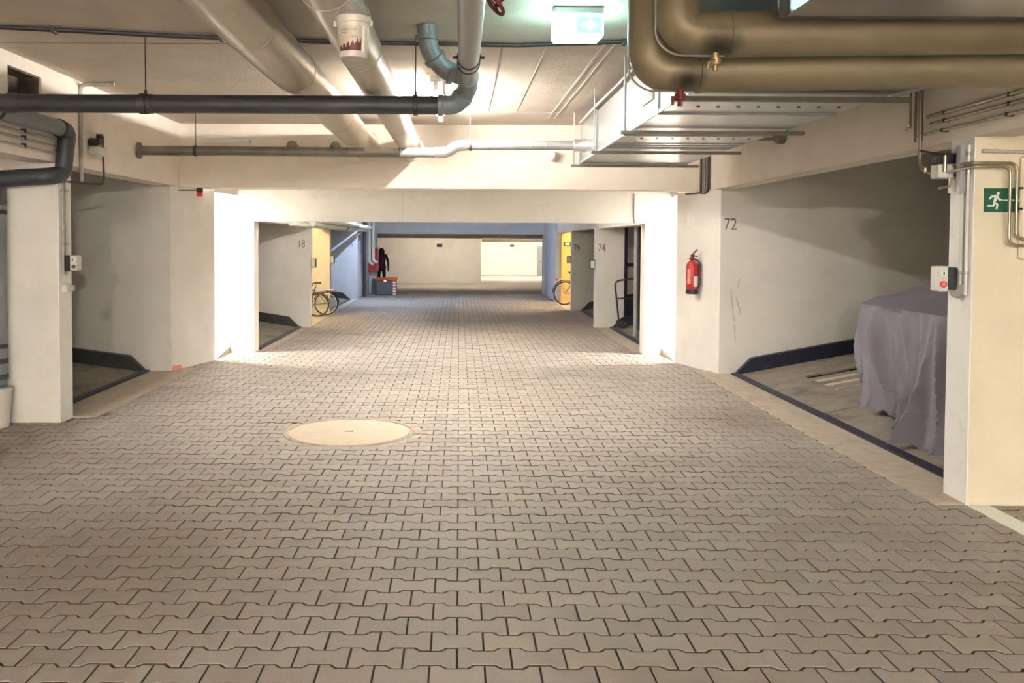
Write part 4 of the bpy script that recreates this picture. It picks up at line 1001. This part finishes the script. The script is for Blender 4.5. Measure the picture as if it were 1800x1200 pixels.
# ================================================================== BICYCLES
def bicycle(loc, rz, scale, label, frame_m, group=None, lean=.0):
    t = thing('bicycle', (0, 0, 0), label, 'bicycle', group)
    R = .34
    def wheel(x):
        w_ = obj('tyre', MB().disc_ring((x, 0, R), (0, 1, 0), R - .02, .02, 36, 8), 'rubber', t, True)
        obj('rim', MB().disc_ring((x, 0, R), (0, 1, 0), R - .045, .009, 36, 6), 'chrome', w_, True)
        mb = MB()
        for k in range(14):
            a = 2 * PI * k / 14; mb.cyl((x, .02 * (-1) ** k, R), (x + (R - .045) * math.cos(a), 0, R + (R - .045) * math.sin(a)), .0025, 5)
        o = obj('spokes', mb, 'chrome', w_); o['kind'] = 'stuff'
        obj('hub', MB().cyl((x, -.05, R), (x, .05, R), .022, 12), 'galv', w_, True)
        obj('mudguard', MB().tube([(x + (R + .025) * math.cos(math.radians(a)), 0, R + (R + .025) * math.sin(math.radians(a))) for a in range(20, 185, 12)], .014, 6), 'black', t, True)
    wheel(0); wheel(1.06)
    bb = (.45, 0, .30); seat = (.30, 0, .82); headt = (.90, 0, .86); headb = (.94, 0, .68)
    obj('frame', MB().tube([bb, seat], .016, 8).tube([bb, headb], .019, 8).tube([(.335, 0, .72), headt], .017, 8).tube([headt, headb], .02, 8).tube([(0, .04, R), (.45, .04, .30)], .010, 6).tube([(0, -.04, R), (.45, -.04, .30)], .010, 6).tube([(0, .04, R), (.33, .02, .74)], .008, 6).tube([(0, -.04, R), (.33, -.02, .74)], .008, 6), frame_m, t, True)
    obj('fork', MB().tube([headb, (.98, .045, .60), (1.06, .045, R)], .010, 6).tube([headb, (.98, -.045, .60), (1.06, -.045, R)], .010, 6), frame_m, t, True)
    obj('saddle', MB().loft([[(.14, -.09, .90), (.14, .09, .90), (.14, .07, .95), (.14, -.07, .95)], [(.26, -.08, .905), (.26, .08, .905), (.26, .06, .955), (.26, -.06, .955)], [(.40, -.02, .905), (.40, .02, .905), (.40, .015, .93), (.40, -.015, .93)]]), 'black', t, True)
    obj('seat_post', MB().cyl(seat, (.28, 0, .91), .013, 8), 'chrome', t)
    obj('handlebar', MB().tube(rounded([(.74, -.29, 1.0), (.88, -.24, 1.03), (.90, 0, 1.0), (.88, .24, 1.03), (.74, .29, 1.0)], .08, 5), .012, 8).tube([(.90, 0, .86), (.90, 0, 1.0)], .013, 8), 'steel', t, True)
    obj('luggage_rack', MB().box(-.22, .26, -.06, -.045, .735, .745).box(-.22, .26, .045, .06, .735, .745).box(-.22, -.20, -.06, .06, .735, .745).box(0, .015, -.06, .06, .735, .745).box(.2, .215, -.06, .06, .735, .745).tube([(0, .055, R), (-.1, .055, .735)], .006, 6).tube([(0, -.055, R), (-.1, -.055, .735)], .006, 6), 'chrome', t)
    obj('rear_light', MB().rbox(-.26, -.22, -.05, .05, .70, .75, .008), 'redplastic', t)
    obj('chainring', MB().disc_ring((.45, -.06, .30), (0, 1, 0), .09, .008, 24, 6), 'steel', t, True)
    obj('cranks', MB().tube([(.45, -.08, .30), (.55, -.08, .17)], .010, 6).tube([(.45, .08, .30), (.35, .08, .43)], .010, 6), 'steel', t)
    obj('pedal', MB().box(.51, .60, -.15, -.08, .16, .18), 'black', t); obj('pedal', MB().box(.30, .40, .08, .15, .42, .44), 'black', t)
    t.location = loc; t.rotation_euler = (lean, 0, rz); t.scale = (scale,) * 3
    return t
bicycle((2.58, 21.9, 0), math.radians(14), .86, 'bicycle with rear rack and red light before the ochre wall', 'steel')
bicycle((-2.86, 18.15, 0), math.radians(196), .70, 'nearer of two small bicycles before the yellow wall', 'galv', 'bicycles in the left recess')
bicycle((-2.74, 18.52, 0), math.radians(190), .72, 'farther of two small bicycles before the yellow wall', 'steel', 'bicycles in the left recess')

# ================================================================== FAR LEFT CORNER
t = thing('storage_chest', (-2.07, 25.75, 0), 'grey storage chest with an orange lid by the second portal', 'chest')
obj('body', MB().rbox(-2.36, -1.80, 25.5, 26.0, 0, .42, .02), 'greybin', t)
obj('lid', MB().rbox(-2.39, -1.77, 25.47, 26.03, .42, .49, .02), 'orange', t)
for k in range(5): obj('stripe', MB().box(-1.88, -1.79, 25.49, 25.5, .02 + k * .08, .06 + k * .08), 'signwhite' if k % 2 == 0 else 'signwhite', t)
obj('striped_post', MB().box(-1.88, -1.792, 25.492, 25.502, 0, .42), 'orange', t)
obj('latch', MB().box(-2.14, -2.06, 25.48, 25.5, .38, .43), 'chrome', t)
t = tag(obj('fire_hose_cabinet', MB().rbox(-2.66, -2.36, 25.95, 26.2, .65, 1.32, .01), 'red'), 'red fire hose cabinet on the far left corner', 'cabinet')
obj('painted_lit_side', MB().box(-2.36, -2.345, 25.96, 26.2, .68, 1.36), 'pink', t)  # lighter pink paints the lit side of the red cabinet
for k, x in enumerate((-2.58, -2.47)):
    tag(obj('white_pipe', MB().tube(rounded([(x, 25.86, 2.55), (x, 25.86, .92 + .06 * k), (x + .1, 25.9, .86 + .06 * k)], .05, 5), .045, 14), 'signwhite', None, True), '%s white vertical pipe before the red hose cabinet' % ('left' if k == 0 else 'right'), 'pipe', 'white pipes by the hose cabinet')
tag(obj('drain_pipe', MB().lathe((-2.60, 24.72, 0), (0, 0, 1), [(0, .05), (2.6, .05)], 14), 'pvc', None, True), 'dark vertical drain pipe left of the bluish far pillar', 'pipe')
tag(obj('grey_board', MB().box(-2.52, -2.44, 25.95, 26.15, 0, .44), 'greybin'), 'narrow grey board standing left of the storage chest', 'board')
# person
def person(x, y):
    t = thing('person', (x, y, 0), 'person in black hood and maroon jacket standing behind the grey chest', 'person')
    H = 1.38 / 1.75
    J = {'pel': (0, 0, .93), 'wai': (0, .0, 1.08), 'che': (0, .01, 1.30), 'nck': (0, .0, 1.47), 'hd0': (0, -.01, 1.56), 'hd1': (0, -.02, 1.70),
         'shl': (-.18, 0, 1.40), 'ell': (-.24, .02, 1.13), 'wrl': (-.24, -.05, .90), 'hal': (-.24, -.07, .80), 'shr': (.18, 0, 1.40), 'elr': (.25, .02, 1.13), 'wrr': (.26, -.03, .89), 'har': (.26, -.05, .79),
         'hpl': (-.09, 0, .88), 'knl': (-.10, -.05, .48), 'anl': (-.10, .02, .09), 'tol': (-.11, -.16, .03), 'hpr': (.09, 0, .88), 'knr': (.10, .02, .48), 'anr': (.10, .10, .09), 'tor': (.11, -.06, .03)}
    Rr = {'pel': .15, 'wai': .14, 'che': .17, 'nck': .06, 'hd0': .095, 'hd1': .085, 'shl': .075, 'ell': .055, 'wrl': .04, 'hal': .035, 'shr': .075, 'elr': .055, 'wrr': .04, 'har': .035, 'hpl': .10, 'knl': .07, 'anl': .05, 'tol': .04, 'hpr': .10, 'knr': .07, 'anr': .05, 'tor': .04}
    E = [('pel', 'wai'), ('wai', 'che'), ('che', 'nck'), ('nck', 'hd0'), ('hd0', 'hd1'), ('che', 'shl'), ('shl', 'ell'), ('ell', 'wrl'), ('wrl', 'hal'), ('che', 'shr'), ('shr', 'elr'), ('elr', 'wrr'), ('wrr', 'har'),
         ('pel', 'hpl'), ('hpl', 'knl'), ('knl', 'anl'), ('anl', 'tol'), ('pel', 'hpr'), ('hpr', 'knr'), ('knr', 'anr'), ('anr', 'tor')]
    ks = list(J); me = bpy.data.meshes.new('body')
    me.from_pydata([tuple(c * H for c in J[k]) for k in ks], [(ks.index(a), ks.index(b)) for a, b in E], [])
    o = bpy.data.objects.new('body', me); link(o, t)
    sk = o.modifiers.new('skin', 'SKIN'); 
    for i, k in enumerate(ks): me.skin_vertices[0].data[i].radius = (Rr[k] * H, Rr[k] * H * .8)
    me.skin_vertices[0].data[0].use_root = True
    sub = o.modifiers.new('sub', 'SUBSURF'); sub.levels = 2; sub.render_levels = 2
    # one body mesh, dressed by height
    m, nt, b = nodes_of('person_clothes')
    co = N(nt, 'ShaderNodeTexCoord'); sp = N(nt, 'ShaderNodeSeparateXYZ'); nt.links.new(co.outputs['Object'], sp.inputs[0])
    rp = N(nt, 'ShaderNodeValToRGB'); rp.color_ramp.interpolation = 'CONSTANT'
    mr = N(nt, 'ShaderNodeMapRange'); mr.inputs['From Max'].default_value = 1.4; nt.links.new(sp.outputs['Z'], mr.inputs['Value']); nt.links.new(mr.outputs['Result'], rp.inputs['Fac'])
    e = rp.color_ramp.elements; e[0].position = 0; e[0].color = (.012, .011, .013, 1); e[1].position = .60; e[1].color = (.05, .006, .015, 1)
    x_ = e.new(.80); x_.color = (.012, .010, .012, 1)
    nt.links.new(rp.outputs['Color'], b.inputs['Base Color']); b.inputs['Roughness'].default_value = .85
    bpy.context.view_layer.update()
    dg = bpy.context.evaluated_depsgraph_get()
    nm = bpy.data.meshes.new_from_object(o.evaluated_get(dg)); o.modifiers.clear(); o.data = nm
    nm.materials.clear(); nm.materials.append(m)
    nm.polygons.foreach_set('use_smooth', [True] * len(nm.polygons))
    # hood
    obj('hood', MB().lathe((x, y + .01, 1.145), (0, 0, 1), [(0, .075), (.02, .088), (.09, .09), (.14, .075), (.175, .035)], 16), 'blackcloth', t, True)
    obj('jacket_hem', MB().lathe((x, y, .70), (0, 0, 1), [(0, .135), (.05, .14), (.10, .128)], 18), 'maroon', t, True)
    return t
person(-2.33, 27.0)

# pipes under the far ceiling at left, beyond the portal
for k, (x, z, y0, y1, r) in enumerate(((-2.62, 1.80, 14.0, 22.5, .035), (-2.53, 1.83, 15.5, 24.5, .05), (-2.45, 1.90, 16.0, 25.0, .045))):
    t = thing('ceiling_pipe', (x, (y0 + y1) / 2, z), 'pale pipe under the far left beam, %s of three' % ('lowest', 'middle', 'uppermost')[k], 'pipe', 'pale pipes beyond the portal')
    obj('run', MB().cyl((x, y0, z), (x, y1, z), r, 14), 'signwhite', t, True)
    obj('coupling', MB().lathe((x, y0 + 3.5 + k, z), (0, 1, 0), [(0, r), (.01, r + .012), (.2, r + .012), (.21, r)], 14), 'galv', t, True)
# small exit signs and switch boxes beyond the portal
t = thing('escape_sign', (2.98, 22.99, 1.41), 'small green escape sign with yellow edge on the ochre wall', 'sign')
obj('frame', MB().box(2.66, 2.87, 22.985, 23.0, 1.42, 1.55), 'wall_ochre', t); obj('panel', MB().box(2.675, 2.855, 22.978, 22.985, 1.435, 1.535), 'green', t); obj('symbol', MB().box(2.71, 2.82, 22.974, 22.978, 1.455, 1.515), 'wall_yellow', t)
t = thing('escape_sign', (-3.1, 18.89, 1.5), 'small green escape sign on the yellow far left wall', 'sign')
obj('panel', MB().box(-3.20, -3.09, 18.885, 18.9, 1.43, 1.58), 'green', t); obj('symbol', MB().box(-3.17, -3.11, 18.88, 18.885, 1.46, 1.55), 'signwhite', t)
for x, y, nm in ((2.40, 16.15, 'first right wall end beyond the portal'), (2.47, 20.15, 'wall end right before the single bicycle'), (-2.59, 15.95, 'grey wall end left before the two bicycles'), (-2.68, 18.95, 'end of the yellow far wall')):
    t = thing('lift_control', (x, y, 1.05), 'dark lift control box, %s' % nm, 'control box', 'lift controls beyond the portal')
    obj('body', MB().rbox(x - .045, x + .045, y, y + .1, 1.06, 1.22, .008), 'charcoal', t); obj('front_plate', MB().rbox(x - .035, x + .035, y - .02, y, 1.07, 1.21, .005), 'box', t)
t = tag(obj('far_sign', MB().box(-.82, -.62, 32.88, 32.9, 1.33, 1.45), 'black'), 'small dark sign on the pale far wall', 'sign')
t = tag(obj('far_sign', MB().box(2.32, 2.50, 40.98, 41.0, 1.30, 1.40), 'black'), 'small dark sign on the farthest wall', 'sign')
t = tag(obj('ceiling_pipe', MB().tube([(.85, 34, 1.58), (4.2, 34.3, 1.60)], .06, 12), 'beam', None, True), 'pipe crossing the farthest recess under its ceiling', 'pipe')
